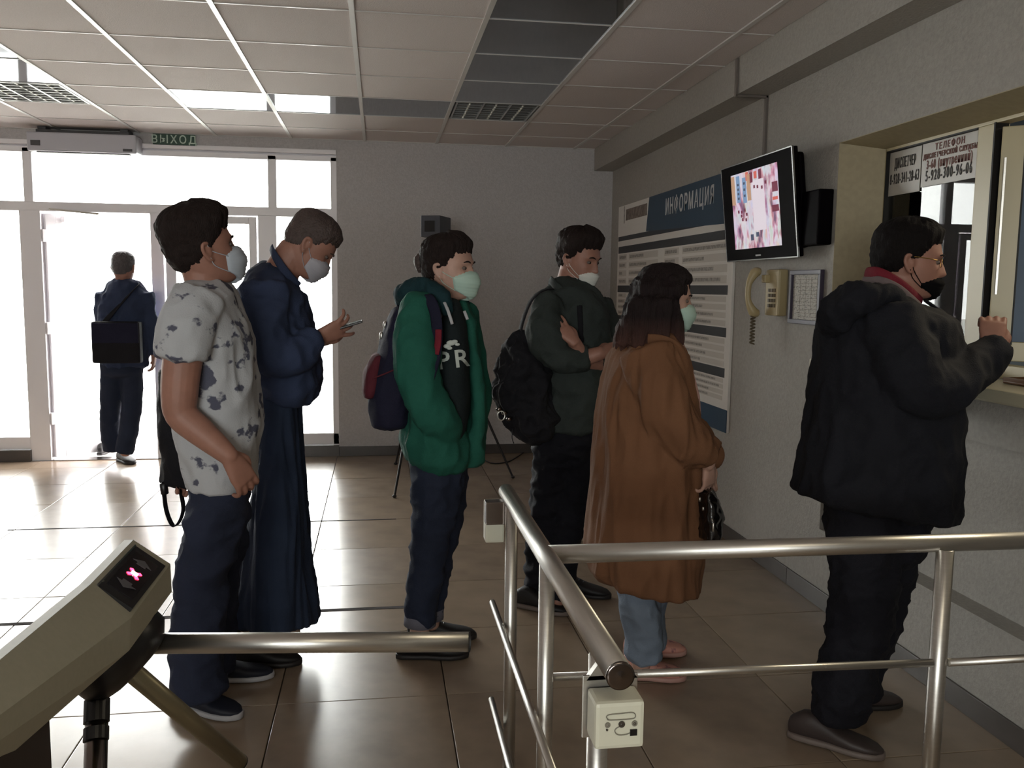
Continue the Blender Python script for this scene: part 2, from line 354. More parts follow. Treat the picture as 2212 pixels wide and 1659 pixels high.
obj('control_plate', B(ax1-.1, ax1-.03, D-.203, D-.199, 2.505, 2.525), M['lamp_body'], e)
for x in (ax0+.1, ax1-.1): obj('bracket', B(x-.03, x+.03, D-.16, D-.004, 2.63, ZC-.004, bev=.004), M['lamp_body'], e)

# information board on the right wall
BY0, BY1, BZ0, BZ1 = 7.3, 4.82, .635, 2.165
M['board'] = mat('board_white_print', (226, 222, 216), .45)
M['board_blue'] = mat('board_petrol_blue', (24, 58, 82), .4)
M['board_dark'] = mat('board_dark_band', (44, 46, 50), .45)
M['board_text'] = mat('board_grey_print', (132, 126, 120), .6, nscale=45, col2=(176, 170, 164), thr=(.4, .6), stretch=(1, 1.5, 1))
M['board_cell'] = mat('board_cell_tint', (204, 198, 190), .6)
M['board_smudge'] = mat('board_brown_print', (104, 92, 84), .6, nscale=30, col2=(140, 128, 120), thr=(.4, .6), stretch=(1, 2, 1)); M['letter_w'] = mat('white_lettering', (196, 196, 196), .5)
xb = XR-.018
board = empty('information_board', (xb, (BY0+BY1)/2, BZ0), 'large white information board with blue header and dark bands beside the television', 'board')
obj('panel', B(xb, XR-.001, BY1, BY0, BZ0, BZ1, bev=.002), M['board'], board)
def bp(name, y0, y1, z0, z1, m, lift=.002): return obj(name, B(xb-lift, xb+.001, min(y0, y1), max(y0, y1), z0, z1), m, board)
hy = atX(1403, 440, xb).y
b = BM(); hull(b, [(x, y, z) for x in (xb-.003, xb+.001) for y, z in ((hy, BZ1), (hy+.06, 1.915), (BY1, 1.86), (BY1, BZ1))]); obj('header_band', b, M['board_blue'], board)
bp('footer_band', BY1, BY0, BZ0, BZ0+.135, M['board_blue'], .003)
bands = [1.90, 1.80, 1.47, 1.17, .935]
zt = [ (atX(*p, xb).z) for p in ((1345, 508), (1420, 485), (1566, 590-.0), (1571, 690-5), (1566, 796))]
bp('dark_band', BY1+.06, BY0-.02, 1.875, 1.912, M['board_dark'])
ZB_ = [1.80, 1.475, 1.225, .985]
for z in ZB_: bp('dark_band', BY1+.06, BY0-.03, z-.028, z+.028, M['board_dark'])
for k, z in enumerate(ZB_):
    b = BM(); c_ = BM(); rows = 4
    nxt = (ZB_+[BZ0+.15])[k+1]
    stp = (z-.03-(nxt+.03))/rows
    for r in range(rows):
        zc_ = z-.03-stp*(r+.5)
        for (a0, a1) in ((7.25, 7.02), (6.95, 6.2), (6.05, 5.75), (5.68, 4.9)):
            box(c_, xb-.0012, xb, a1, a0, zc_-stp*.36, zc_+stp*.36)
            w = random.uniform(.45, .97); box(b, xb-.0024, xb-.001, a0-(a0-a1)*w, a0-.02, zc_-stp*.17, zc_+stp*.17)
    o = obj('table_cells', c_, M['board_cell'], board); o['kind'] = 'stuff'
    o = obj('text_rows', b, M['board_text'], board); o['kind'] = 'stuff'
hz = (atX(1487, 437, xb)); put_text('heading', 'ИНФОРМАЦИЯ', .15, M['letter_w'], board, (xb-.0035, hz.y, hz.z), (0, -1, 0), (0, 0, 1), .001, .003, .70)
lz = atX(1373, 463, xb); bp('emblem_smudge', lz.y+.27, lz.y-.30, lz.z-.03, lz.z+.06, M['board_smudge'], .0025)
bp('emblem_bar', lz.y+.33, lz.y+.31, lz.z-.05, lz.z+.09, M['board_text'])

# television on a swing arm
M['tv'] = mat('television_black', (8, 5, 8), .6, spec=.04)
M['tv_rim'] = mat('television_rim', (150, 150, 150), .25, metal=1.)
scr = bpy.data.materials.new('television_picture'); scr.use_nodes = True; nt = scr.node_tree; pb = nt.nodes['Principled BSDF']
tc = nt.nodes.new('ShaderNodeTexCoord'); mpn = nt.nodes.new('ShaderNodeMapping'); nt.links.new(tc.outputs['Object'], mpn.inputs[0]); mpn.inputs['Scale'].default_value = (1, 2.2, 1)
v = nt.nodes.new('ShaderNodeTexVoronoi'); v.inputs['Scale'].default_value = 13; n1 = nt.nodes.new('ShaderNodeTexNoise'); n1.inputs['Scale'].default_value = 9; n1.inputs['Detail'].default_value = 8
nt.links.new(mpn.outputs[0], v.inputs['Vector']); nt.links.new(mpn.outputs[0], n1.inputs['Vector'])
r1 = nt.nodes.new('ShaderNodeValToRGB'); nt.links.new(n1.outputs['Fac'], r1.inputs[0])
for p_, c_ in ((.34, (96, 60, 92)), (.42, (176, 120, 140)), (.5, (206, 196, 205)), (.6, (190, 190, 205)), (.7, (200, 170, 160))):
    el = r1.color_ramp.elements.new(p_); el.color = srgb(*c_)
r1.color_ramp.elements.remove(r1.color_ramp.elements[0]); r1.color_ramp.elements.remove(r1.color_ramp.elements[-1])
sat = nt.nodes.new('ShaderNodeMixRGB'); sat.blend_type = 'SOFT_LIGHT'; sat.inputs[0].default_value = .25
nt.links.new(r1.outputs[0], sat.inputs[1]); nt.links.new(v.outputs['Color'], sat.inputs[2])
nt.links.new(sat.outputs[0], pb.inputs['Emission Color']); pb.inputs['Emission Strength'].default_value = .5; pb.inputs['Base Color'].default_value = (.02, .02, .02, 1)
M['screen'] = scr
tl, tr_, bl_, br_ = atX(1558, 366, 1.90), atX(1713, 324, 1.90), atX(1572, 560, 1.95), atX(1722, 553, 1.95)
cT = (tl+tr_+bl_+br_)/4; U = Vector((0, -1, 0)); Vv = Vector((-.055, 0, .487)).normalized(); Wn = U.cross(Vv)   # Wn faces the room
if Wn.x > 0: Wn = -Wn
hw, hh = abs((tl.y+bl_.y-tr_.y-br_.y)/4), .256
tv = empty('television', cT, 'black wall television showing a camera picture, tilted down over the phone', 'television')
def tvp(name, u0, u1, v0, v1, w0, w1, m, bev=.004):
    b = BM(); obox(b, cT+U*((u0+u1)/2)+Vv*((v0+v1)/2)+Wn*((w0+w1)/2), U*((u1-u0)/2), Vv*((v1-v0)/2), Wn*((w1-w0)/2), bev); return obj(name, b, m, tv)
tvp('bezel', -hw, hw, -hh, hh, -.03, 0, M['tv'], .008)
tvp('back_cover', -hw*.86, hw*.97, -hh*.85, hh*.9, -.07, -.028, M['tv'], .02)
for a in ((-hw, hw, hh-.004, hh+.003), (-hw, hw, -hh-.003, -hh+.004), (-hw-.003, -hw+.004, -hh, hh), (hw-.006, hw+.004, -hh, hh)): tvp('rim_strip', *a, -.006, .003, M['tv_rim'], .001)
s0 = cT+Wn*.0; 
su0, su1 = -hw*.70, hw*.62
tvp('screen', su0, su1, -hh*.76, hh*.80, 0, .0015, M['screen'], .0)
tvp('badge', -.045, .02, -hh*.93, -hh*.895, 0, .0015, M['tv_rim'], 0)
# parked cars and road marks on the camera picture, flat print on the screen
M['p1'] = mat('picture_maroon', (10, 5, 5), .6, emit=((112, 30, 60), .46)); M['p2'] = mat('picture_red', (10, 5, 5), .6, emit=((210, 96, 84), .46))
M['p3'] = mat('picture_blue', (5, 5, 10), .6, emit=((120, 150, 186), .46)); M['p4'] = mat('picture_pale', (5, 5, 10), .6, emit=((226, 214, 222), .46))
M['p5'] = mat('picture_teal', (5, 5, 10), .6, emit=((66, 76, 100), .46)); M['p6'] = mat('picture_ochre', (5, 5, 10), .6, emit=((190, 150, 120), .46))
sh = hh*1.56; sw = su1-su0
def pic(cells, m, l=.0022):
    b = BM()
    for (a0, a1, c0, c1) in cells:
        u0, u1 = su0+sw*a0, su0+sw*a1; v0, v1 = -hh*.76+sh*c0, -hh*.76+sh*c1
        obox(b, cT+U*((u0+u1)/2)+Vv*((v0+v1)/2)+Wn*(l-.0006), U*((u1-u0)/2), Vv*((v1-v0)/2), Wn*.0006)
    o = obj('picture_patch', b, m, tv); o['kind'] = 'stuff'
R_ = random.uniform
pic([(.46, .72, .22, .86)], M['p4'], .0018)
pic([(.12, .20, .62, .97), (.26, .34, .6, .93)], M['p3'])
pic([(.0, .08, .6, .98), (.36, .44, .62, .96)], M['p6'])
pic([(.42, .49, .84, .97), (.62, .68, .86, .98)]+[(x, x+.035, z, z+.04) for x, z in ((.5, .76), (.57, .75), (.66, .73), (.74, .78), (.12, .48), (.19, .47), (.26, .49), (.18, .42), (.3, .43), (.2, .37), (.28, .36))]+[(.88, .99, .66, .78), (.86, .99, .42, .5)], M['p1'])
pic([(.52, .58, .88, .97), (.34, .4, .88, .99), (.88, .98, .56, .6)], M['p2'])
pic([(.14, .18, z, z+.03) for z in (.66, .72, .78, .84)]+[(.28, .32, z, z+.03) for z in (.68, .76, .84)]+[(.38, .44, .1, .18), (.5, .56, .14, .2)], M['p5'], .0028)
tb = atX(1757, 472, 2.0)
obj('mount_box', B(1.965, XW-.002, tb.y-.11, tb.y+.11, tb.z-.125, tb.z+.125, bev=.008), M['tv'], tv)
b = BM(); tube(b, [(2.0, tb.y, tb.z), (1.99, tb.y+.1, tb.z), cT-Wn*.06], .022, 10); obj('swing_arm', b, M['tv'], tv)

# wall telephone
M['phone'] = mat('telephone_cream', (176, 160, 122), .45)
M['phone_d'] = mat('telephone_keys', (96, 84, 64), .5)
pc = atX(1668, 632, XW-.05)
ph = empty('wall_telephone', (XW, pc.y, pc.z), 'cream wall telephone with a hanging handset and coiled cord', 'telephone')
obj('base', B(XW-.055, XW-.001, pc.y-.075, pc.y+.075, pc.z-.118, pc.z+.118, bev=.012), M['phone'], ph)
obj('cradle', B(XW-.085, XW-.05, pc.y+.02, pc.y+.06, pc.z+.05, pc.z+.09, bev=.006), M['phone'], ph)
for r in range(4):
    for q in range(3): obj('key', B(XW-.060, XW-.053, pc.y-.05+q*.03, pc.y-.03+q*.03, pc.z-.075+r*.026, pc.z-.058+r*.026, bev=.002), M['phone_d'], ph)
hx = XW-.11; hyy = pc.y+.075
b = BM(); tube(b, [(hx+.02, hyy, pc.z+.105), (hx-.005, hyy, pc.z+.1), (hx-.035, hyy, pc.z+.04), (hx-.035, hyy, pc.z-.04), (hx-.005, hyy, pc.z-.1), (hx+.02, hyy, pc.z-.105)], [.02, .026, .015, .015, .026, .02], 16, sub=4)
obj('handset', b, M['phone'], ph, True)
b = BM(); pts = []
for i in range(90):
    t = i/89; a = t*2*pi*9; rr = .011; pts.append((hx+rr*cos(a)-.005, hyy+rr*sin(a), pc.z-.115-.155*t))
tube(b, pts, .0042, 6); obj('coiled_cord', b, M['phone_d'], ph, True)
# framed notice
M['frame_purple'] = mat('notice_frame', (66, 60, 78), .4)
M['paper'] = mat('notice_paper', (196, 192, 184), .7, nscale=120, col2=(150, 148, 142), thr=(.52, .6), stretch=(1, .5, 1.5))
f0, f1 = atX(1704, 585, XW-.01), atX(1781, 690, XW-.01)
fy0, fy1, fz0, fz1 = 4.10, 3.79, 1.315, 1.575
ff = empty('framed_notice', (XW, (fy0+fy1)/2, fz0), 'small dark framed paper notice hanging right of the telephone', 'picture frame')
for a in ((fy1, fy0, fz1-.022, fz1), (fy1, fy0, fz0, fz0+.022), (fy1, fy1+.022, fz0+.02, fz1-.02), (fy0-.022, fy0, fz0+.02, fz1-.02)): obj('frame_bar', B(XW-.022, XW-.001, *a, bev=.003), M['frame_purple'], ff)
obj('paper', B(XW-.008, XW-.004, fy1+.02, fy0-.02, fz0+.02, fz1-.02), M['paper'], ff)
b = BM()
for r in range(11): box(b, XW-.0086, XW-.0078, fy1+.035, fy0-.035-(random.random()*.05), fz0+.035+r*.018, fz0+.0365+r*.018)
for q in range(4): box(b, XW-.0086, XW-.0078, fy1+.05+q*.055, fy1+.0515+q*.055, fz0+.035, fz1-.035)
o = obj('ruled_lines', b, M['phone_d'], ff); o['kind'] = 'stuff'
sp = atX(1764, 780, XW-.01)
sw_ = empty('light_switch', (XW, sp.y, sp.z), 'small white wall switch just behind the man in the black jacket', 'switch')
obj('switch_plate', B(XW-.012, XW-.001, sp.y-.04, sp.y+.04, sp.z-.04, sp.z+.04, bev=.004), M['white_plastic'], sw_)
obj('rocker', B(XW-.018, XW-.010, sp.y-.02, sp.y+.02, sp.z-.028, sp.z+.028, bev=.003), M['white_plastic'], sw_)

# ------------------------------------------------------------ dispatcher's window
M['reveal'] = mat('reveal_cream', (168, 156, 126), .6, nscale=40, namt=.1)
wn2 = struct(obj('window_2', B(NX, NX+.06, NY1, NYI, NZI-.012, NZI+.03, bev=.003), M['pvc_cream']))
b = BM(); hull(b, [(x, y, z) for z in (NZ0-.04, NZ1) for x, y in ((XW+.0005, NY0), (XW+.0005, NY0-.003), (NX+.06, NY0), (NX, NYI), (NX+.06, NYI))])
obj('reveal_lining', b, M['reveal'], wn2)
b = BM(); hull(b, [(x, y, z) for y in (NY1, NY0) for x, z in ((XW+.0005, NZ1), (XW+.0005, NZ1-.003), (NX+.06, NZ1), (NX, NZI), (NX+.06, NZI))])
obj('reveal_lining', b, M['reveal'], wn2)
def w2(name, y0, y1, z0, z1, x0=NX, x1=NX+.06, m='pvc_cream', bev=.003): return obj(name, B(x0, x1, y0, y1, z0, z1, bev=bev), M[m], wn2)
py1 = atX(2122, 500, NX).y; py0 = atX(2098, 500, NX).y
w2('frame_bar', NYI-.012, NYI, NZ0, NZI); w2('frame_bar', NY1, NYI-.012, NZ0, NZ0+.05)
w2('frame_bar', py0-.09, py0, NZ0+.05, NZI-.012); w2('frame_bar', NY1, NY1+.06, NZ0+.05, NZI)
w2('gasket', py0, NYI-.012, NZI-.018, NZI-.012, NX-.003, NX+.05, 'gasket', 0); w2('gasket', NYI-.018, NYI-.012, NZ0+.05, NZI-.012, NX-.003, NX+.05, 'gasket', 0)
w2('gasket', py0-.098, py0-.09, NZ0+.05, NZI-.01, NX-.004, NX+.05, 'gasket', 0)
w2('pane', py0-.002, NYI-.01, NZ0+.048, NZI-.01, NX+.018, NX+.024, 'glass', 0)
# the sash that stands open into the dispatcher's room
M['blueglass'] = mat('tinted_sash_glass', (70, 90, 114), .35, nscale=4, namt=.15, spec=.2)
NZ1 = NZI+.04
hg = Vector((NX+.02, py0-.105, 0)); an = radians(-38); sd = Vector((cos(an), sin(an), 0)); sn = Vector((-sd.y, sd.x, 0)); SWd = .78
sash = empty('open_sash', (hg.x, hg.y, NZ0+.05), 'cream window sash with bluish glass standing open before the raised hand', 'window sash')
def sb(name, a0, a1, z0, z1, t0=-.025, t1=.025, m='pvc_cream', bev=.003):
    b = BM(); obox(b, hg+sd*((a0+a1)/2)+sn*((t0+t1)/2)+Vector((0, 0, (z0+z1)/2)), sd*((a1-a0)/2), sn*((t1-t0)/2), Vector((0, 0, (z1-z0)/2)), bev); return obj(name, b, M[m], sash)
sb('sash_bar', 0, .075, NZ0+.06, NZ1-.07); sb('sash_bar', SWd-.07, SWd, NZ0+.06, NZ1-.07); sb('sash_bar', .075, SWd-.07, NZ1-.14, NZ1-.07); sb('sash_bar', .075, SWd-.07, NZ0+.06, NZ0+.13)
sb('sash_glass', .07, SWd-.06, NZ0+.12, NZ1-.13, -.004, .004, 'blueglass', 0)
sb('gasket', .072, .078, NZ0+.12, NZ1-.13, -.026, .0, 'gasket', 0); sb('gasket', .072, SWd-.07, NZ1-.146, NZ1-.139, -.026, 0, 'gasket', 0)
sb('chrome_bar', .012, .02, NZ0+.30, NZ1-.18, -.04, -.026, 'steel', .001)
# papers taped to the fixed pane
M['sheet'] = mat('taped_sheet', (176, 170, 160), .35, nscale=8, namt=.08, spec=.7); M['ink'] = mat('printed_ink', (44, 40, 40), .6); M['ink_red'] = mat('printed_ink_faded_red', (120, 74, 68), .6)
xs = NX+.014
ya, yb_, yc = NYI-.02, atX(1992, 340, xs).y, py0+.0
zt1 = NZI-.02
z_l = atX(1900, 428, xs).z; z_m = atX(1990, 405, xs).z
s1 = empty('taped_notice', (xs, ya, z_l), 'white taped paper with a telephone number, inner one beside the reveal', 'notice')
obj('sheet', B(xs-.002, xs, yb_+.004, ya, z_l, zt1), M['sheet'], s1)
def wt(p, s, px, py, h, m, wd):
    q = atX(px, py, xs); q.y = (ya+yb_)/2 if p is s1 else (yb_+yc)/2; o = put_text('print', s, h, M[m], p, (xs-.0035, q.y, q.z), (0, -1, 0), (0, 0, 1), .0008, .0004)
    ys = [v.co.y for v in o.data.vertices]; k = wd/(max(ys)-min(ys)); cy_ = (max(ys)+min(ys))/2
    for v in o.data.vertices: v.co.y = q.y+(v.co.y-cy_)*k
wt(s1, 'ДИСПЕТЧЕР', 1942, 354, .06, 'ink', (ya-yb_)*.66); wt(s1, '8-928-341-28-63', 1940, 387, .062, 'ink', (ya-yb_)*.9)
s2 = empty('taped_notice', (xs, yc, z_m), 'white taped paper with several lines of print, nearer the open sash', 'notice')
obj('sheet', B(xs-.002, xs, yc, yb_-.004, z_m-.0, zt1+.01), M['sheet'], s2)
wt(s2, 'ТЕЛЕФОН', 2043, 313, .036, 'ink_red', (yb_-yc)*.5); wt(s2, 'ДИСПЕТЧЕРСКОЙ СЛУЖБЫ', 2040, 331, .028, 'ink_red', (yb_-yc)*.92)
wt(s2, '3-60 (внутренний)', 2038, 350, .05, 'ink_red', (yb_-yc)*.78); wt(s2, '5-928-300-96-06', 2037, 375, .06, 'ink', (yb_-yc)*.8)
# sill shelf
M['sill'] = mat('sill_cream_board', (176, 170, 148), .35)
b = BM(); box(b, XW-.10, NX-.002, NY1-.1, NY0-.01, NZ0-.045, NZ0, bev=.008); struct(obj('trim_3', b, M['sill']))
M['wood'] = mat('tray_wood', (96, 62, 30), .4)
tq = atX(2195, 788, 2.2)
e = empty('document_tray', (2.2, 2.56, NZ0), 'brown document tray lying on the window sill under the open sash', 'tray')
obj('tray_base', B(2.1, 2.28, 2.28, 2.66, NZ0+.001, NZ0+.01, bev=.003), M['wood'], e)
for a in ((2.1, 2.11, 2.28, 2.66), (2.27, 2.28, 2.28, 2.66), (2.11, 2.27, 2.65, 2.66), (2.11, 2.27, 2.28, 2.29)): obj('tray_side', B(*a, NZ0+.009, NZ0+.022, bev=.001), M['wood'], e)
# the room behind the window
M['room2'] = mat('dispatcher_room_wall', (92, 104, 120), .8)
rb = BM(); box(rb, 4.4, 4.5, .3, 4.8, 0, 2.8); box(rb, XR+.36, 4.5, 4.7, 4.8, 0, 2.8); box(rb, XR+.36, 4.5, .2, .3, 0, 2.8); box(rb, XR+.36, 4.5, .3, 4.8, 2.7, 2.8); box(rb, XR+.36, 4.5, .3, 4.8, -.1, 0)
struct(obj('wall_dispatcher', rb, M['room2']))

# ------------------------------------------------------------ stainless rails
RZ, RXX, RYY = .87, .372, 1.895
RYF, RYN = 2.52, 1.27
rail = empty('guard_rail', (RXX, RYY, 0), 'brushed steel guard rail with two legs of pipe meeting near the card reader', 'railing')
def pipe(name, a, b_, r, parent=rail, m='steel', n=32):
    t = BM(); cyl(t, a, b_, r, n); o = obj(name, t, M[m], parent, False)
    for p in o.data.polygons: p.use_smooth = len(p.vertices) == 4
    return o
pipe('top_rail', (RXX, RYF, RZ), (RXX, RYN, RZ), .0225); pipe('top_rail', (RXX, RYY, RZ), (XR-.004, RYY-.03, RZ), .0215)
pipe('end_cap', (RXX, RYN-.001, RZ), (RXX, RYN-.005, RZ), .0232, m='steel_d')
for z in (.505, .19): pipe('lower_bar', (RXX-.03, RYF+.06, z), (RXX-.03, RYN+.02, z), .0095)
pipe('lower_bar', (RXX, RYY, .577), (1.33, RYY-.04, .577), .0095); pipe('lower_bar', (1.37, RYY-.045, .577), (XR-.004, RYY-.05, .577), .0095)
pipe('lower_bar', (RXX, RYY, .25), (XR-.004, RYY-.05, .25), .0095)
for x, y, r in ((RXX, 2.40, .018), (RXX, 1.87, .018), (RXX-.006, 1.375, .018), (1.352, RYY-.03, .0205)):
    pipe('post', (x, y, 0), (x, y, RZ-.012), r); pipe('foot_flange', (x, y, 0), (x, y, .012), .05)
pipe('wall_flange', (XR-.012, RYY-.03, RZ), (XR-.001, RYY-.03, RZ), .045)
# card readers
M['reader'] = mat('card_reader_white', (206, 204, 186), .4); M['rd_line'] = mat('reader_print_grey', (120, 116, 104), .5); M['rd_dark'] = mat('reader_print_dark', (58, 50, 42), .5)
rc = atY(1340, 1568, 1.285); rx, rz = rc.x, rc.z
rd = empty('card_reader', (rx, 1.25, rz), 'white card reader box with printed symbols on the near end of the rail', 'card reader')
obj('mount_plate', B(rx-.048, rx+.046, 1.346, 1.351, rz-.05, rz+.058, bev=.001), M['steel'], rd)
b = BM(); hull(b, [(rx-.042, 1.346, rz+.05), (rx+.046, 1.346, rz+.05), (rx-.042, 1.36, rz+.05), (rx+.046, 1.36, rz+.05), (rx-.02, 1.36, RZ-.012), (rx-.02, 1.346, RZ-.012), (rx+.02, 1.346, RZ-.012)]); obj('saddle', b, M['steel'], rd)
b = BM(); box(b, rx-.0415, rx+.0405, 1.285, 1.345, rz-.0395, rz+.0395, bev=.007); obj('case', b, M['reader'], rd, False)
b = BM(); box(b, rx-.031, rx+.033, 1.2885, 1.292, rz-.032, rz+.031, bev=.0015); obj('face_plate', b, M['reader'], rd)
yf = 1.2833
def ro(pts, r=.0008, m='rd_line', nm='printed_symbol'):
    b = BM(); tube(b, [(rx+a*.86, yf, rz+c_*.72) for a, c_ in pts], r, 6, sub=3); return obj(nm, b, M[m], rd)
ro([(-.024, .018), (-.028, .024), (-.022, .029), (.0, .030), (.02, .031), (.027, .027), (.028, .02), (.02, .016), (-.018, .016), (-.026, .018)])
ro([(-.002, .0), (-.010, -.006), (-.010, -.014), (-.003, -.020), (.010, -.020), (.018, -.017)])
for a, c_, r, m in ((-.025, .006, .0052, 'rd_line'), (.002, .006, .0062, 'rd_dark'), (.027, .006, .0056, 'rd_line'), (.027, .006, .0028, 'rd_dark'), (-.026, -.005, .002, 'rd_dark')):
    t = BM(); cyl(t, (rx+a*.86, yf+.001, rz+c_*.72-.001), (rx+a*.86, yf-.0006-(.0004 if m == 'rd_dark' else 0), rz+c_*.72-.001), r*.85, 20); obj('printed_dot', t, M[m], rd)
obj('sensor_window', B(rx+.016, rx+.0275, yf-.0008, yf+.001, rz-.017, rz-.0065), M['black'], rd)
r2 = empty('card_reader', (RXX-.04, 2.40, .79), 'white card reader box with a dark top behind the far end of the rail', 'card reader')
obj('case', B(RXX-.068, RXX-.012, 2.46, 2.515, .73, .85, bev=.006), M['reader'], r2)
obj('mount_plate', B(RXX-.072, RXX+.0, 2.42, 2.459, .795, .862, bev=.002), M['steel_d'], r2)

# ------------------------------------------------------------ tripod turnstile
M['turn'] = mat('turnstile_enamel', (166, 164, 146), .45, nscale=90, namt=.06); M['turn_dark'] = mat('turnstile_pedestal', (44, 34, 30), .5)
A_ = atY(288, 1166, 1.68)
zt_ = A_.z; xl_ = A_.x
def on(x, y, Y): return atY(x, y, Y)
ts = empty('turnstile', (xl_-.1, 1.3, 0), 'olive-grey tripod turnstile with a lit red cross on its dark display', 'turnstile')
P1_ = on(288, 1166, 1.68); P2_ = on(368, 1218, 1.68); P3_ = on(371, 1278, 1.68)
Yr = 1.43
Q1 = Vector((P1_.x, Yr, P1_.z)); Q2 = on(283, 1335, Yr); Q3 = on(279, 1405, Yr)
P4_ = P3_+Vector((-.10, 0, -.09))
head_pts = [P1_, P2_, P3_, P3_+Vector((-.05, 0, -.05)), P1_+Vector((-.016, 0, 0)), P1_+Vector((-.035, 0, -.06)), P1_+Vector((-.07, 0, -.16)), Q1, Q2, Q3, Q3+Vector((-.06, 0, -.03)), Q1+Vector((-.016, 0, 0)), Q1+Vector((-.035, 0, -.06)), Q1+Vector((-.07, 0, -.16))]
t = BM(); hull(t, head_pts)
R1 = on(0, 1425, 1.14); R2 = on(0, 1650, 1.10)
dv1 = (Q1-R1); dv2 = (Q3-R2)
E1, E2 = Q1-dv1*3.2, Q3-dv2*2.6
hull(t, [Q1, Q3, Q2, E1, E2, Q1+Vector((-.016, 0, 0)), E1+Vector((-.016, 0, 0)), Q1+Vector((-.04, 0, -.05)), E1+Vector((-.04, 0, -.05)), Q3+Vector((-.08, 0, -.03)), E2+Vector((-.1, 0, -.03)), Q3+Vector((-.02, .05, 0))])
obj('housing', t, M['turn'], ts)
pn = [on(205, 1268, Yr+.012), on(288, 1181, 1.655), on(355, 1226, 1.655), on(283, 1319, Yr+.012)]
nrm = (pn[1]-pn[0]).cross(pn[3]-pn[0]).normalized()
if nrm.z < 0: nrm = -nrm
t = BM(); hull(t, [p+nrm*.004 for p in pn]+[p-nrm*.01 for p in pn]); obj('display_bezel', t, M['black'], ts)
pcn = sum(pn, Vector())/4; ax = ((pn[3]-pn[0])+(pn[2]-pn[1])).normalized(); ay = nrm.cross(ax).normalized()
if ay.y < 0: ay = -ay
hw2, hl2 = (pn[3]-pn[0]).length/2*.72, (pn[1]-pn[0]).length/2*.78
t = BM(); obox(t, pcn+nrm*.0045, ax*hw2, ay*hl2, nrm*.001); M['disp'] = mat('display_dark_glass', (26, 22, 26), .12); obj('display_glass', t, M['disp'], ts)
t = BM(); hull(t, [pn[0]+nrm*.005+ax*.003, pn[1]+nrm*.005+ax*.003, pn[0]+nrm*.006, pn[1]+nrm*.006, pn[0]+nrm*.001, pn[1]+nrm*.001]); obj('edge_strip', t, M['tv_rim'], ts)
M['led'] = mat('red_led', (30, 2, 4), .4, emit=((255, 40, 70), 6.5)); M['led_off'] = mat('unlit_arrow', (92, 92, 98), .4)
for s in (1, -1):
    t = BM(); d_ = (ax*.62+ay*s*.78).normalized(); p_ = ax.cross(nrm).normalized()
    obox(t, pcn+nrm*.0062, d_*.0155, nrm.cross(d_)*.0032, nrm*.0006); obj('red_cross_bar', t, M['led'], ts)
t = BM(); obox(t, pcn+nrm*.0066, ax*.006, ay*.006, nrm*.0006); M['led_hot'] = mat('hot_led', (30, 2, 4), .4, emit=((255, 210, 215), 9)); obj('led_core', t, M['led_hot'], ts)
for s in (1, -1):
    c_ = pcn+ay*(hl2*.62*s)+nrm*.0062; t = BM()
    def q(a, b__): return c_+ax*a+ay*b__*s
    for poly in ([q(-.019, -.004), q(.019, -.004), q(0, .014)], [q(-.009, -.013), q(.009, -.013), q(.009, -.004), q(-.009, -.004)]):
        hull(t, [p for p in poly]+[p+nrm*.0006 for p in poly])
    obj('unlit_arrow', t, M['led_off'], ts)
# pedestal
t = BM(); pr = on(112, 1600, 1.25)
box(t, pr.x-.30, pr.x, .85, 1.25, 0, R2.z+.02, bev=.006); obj('pedestal', t, M['turn_dark'], ts)
# hub and arms: hub axis leans 45 degrees down towards the passage
a_ = Vector((1, 0, -1)).normalized(); Hc = on(280, 1408, 1.60)
ya_ = 1.60
arm0 = on(322, 1385, ya_); arm1 = on(1012, 1382, ya_)
Hc = Vector((on(213, 1388, ya_).x, ya_, arm0.z)); 
Hh = on(262, 1412, 1.57)
t = BM(); tube(t, [Hh-a_*.05, Hh-a_*.03, Hh+a_*.012, Hh+a_*.035], [.08, .092, .09, .066], 40, dome=.1); obj('hub', t, M['black'], ts, True)
M['arm_dull'] = mat('arm_dull_steel', (140, 132, 108), .4, metal=.7)
def arm(dirv, L, first=0.0, m='steel', collar=False, col=None):
    s_ = Hc+dirv*.05; r_ = .0188
    t = BM(); cyl(t, s_+dirv*first, s_+dirv*L, r_, 28); o = obj('arm', t, M[m], ts)
    for p in o.data.polygons: p.use_smooth = len(p.vertices) == 4
    t = BM(); cyl(t, s_+dirv*L, s_+dirv*(L+.003), r_+.0006, 28); obj('arm_cap', t, M['gasket'], o)
    if collar:
        for f0, f1, rr in ((.05, .088, .021), (.097, .118, .0205)):
            t = BM(); cyl(t, s_+dirv*f0, s_+dirv*f1, rr, 24); obj('collar', t, M['black'], o)
arm(Vector((1, 0, (arm1.z-arm0.z)/(arm1.x-arm0.x))).normalized(), (arm1-Hc).length-.05)
arm(Vector((.13, -.62, -.77)).normalized(), .55, m='steel_d', collar=True)
arm(Vector((.30, .60, -.74)).normalized(), .55, m='arm_dull')

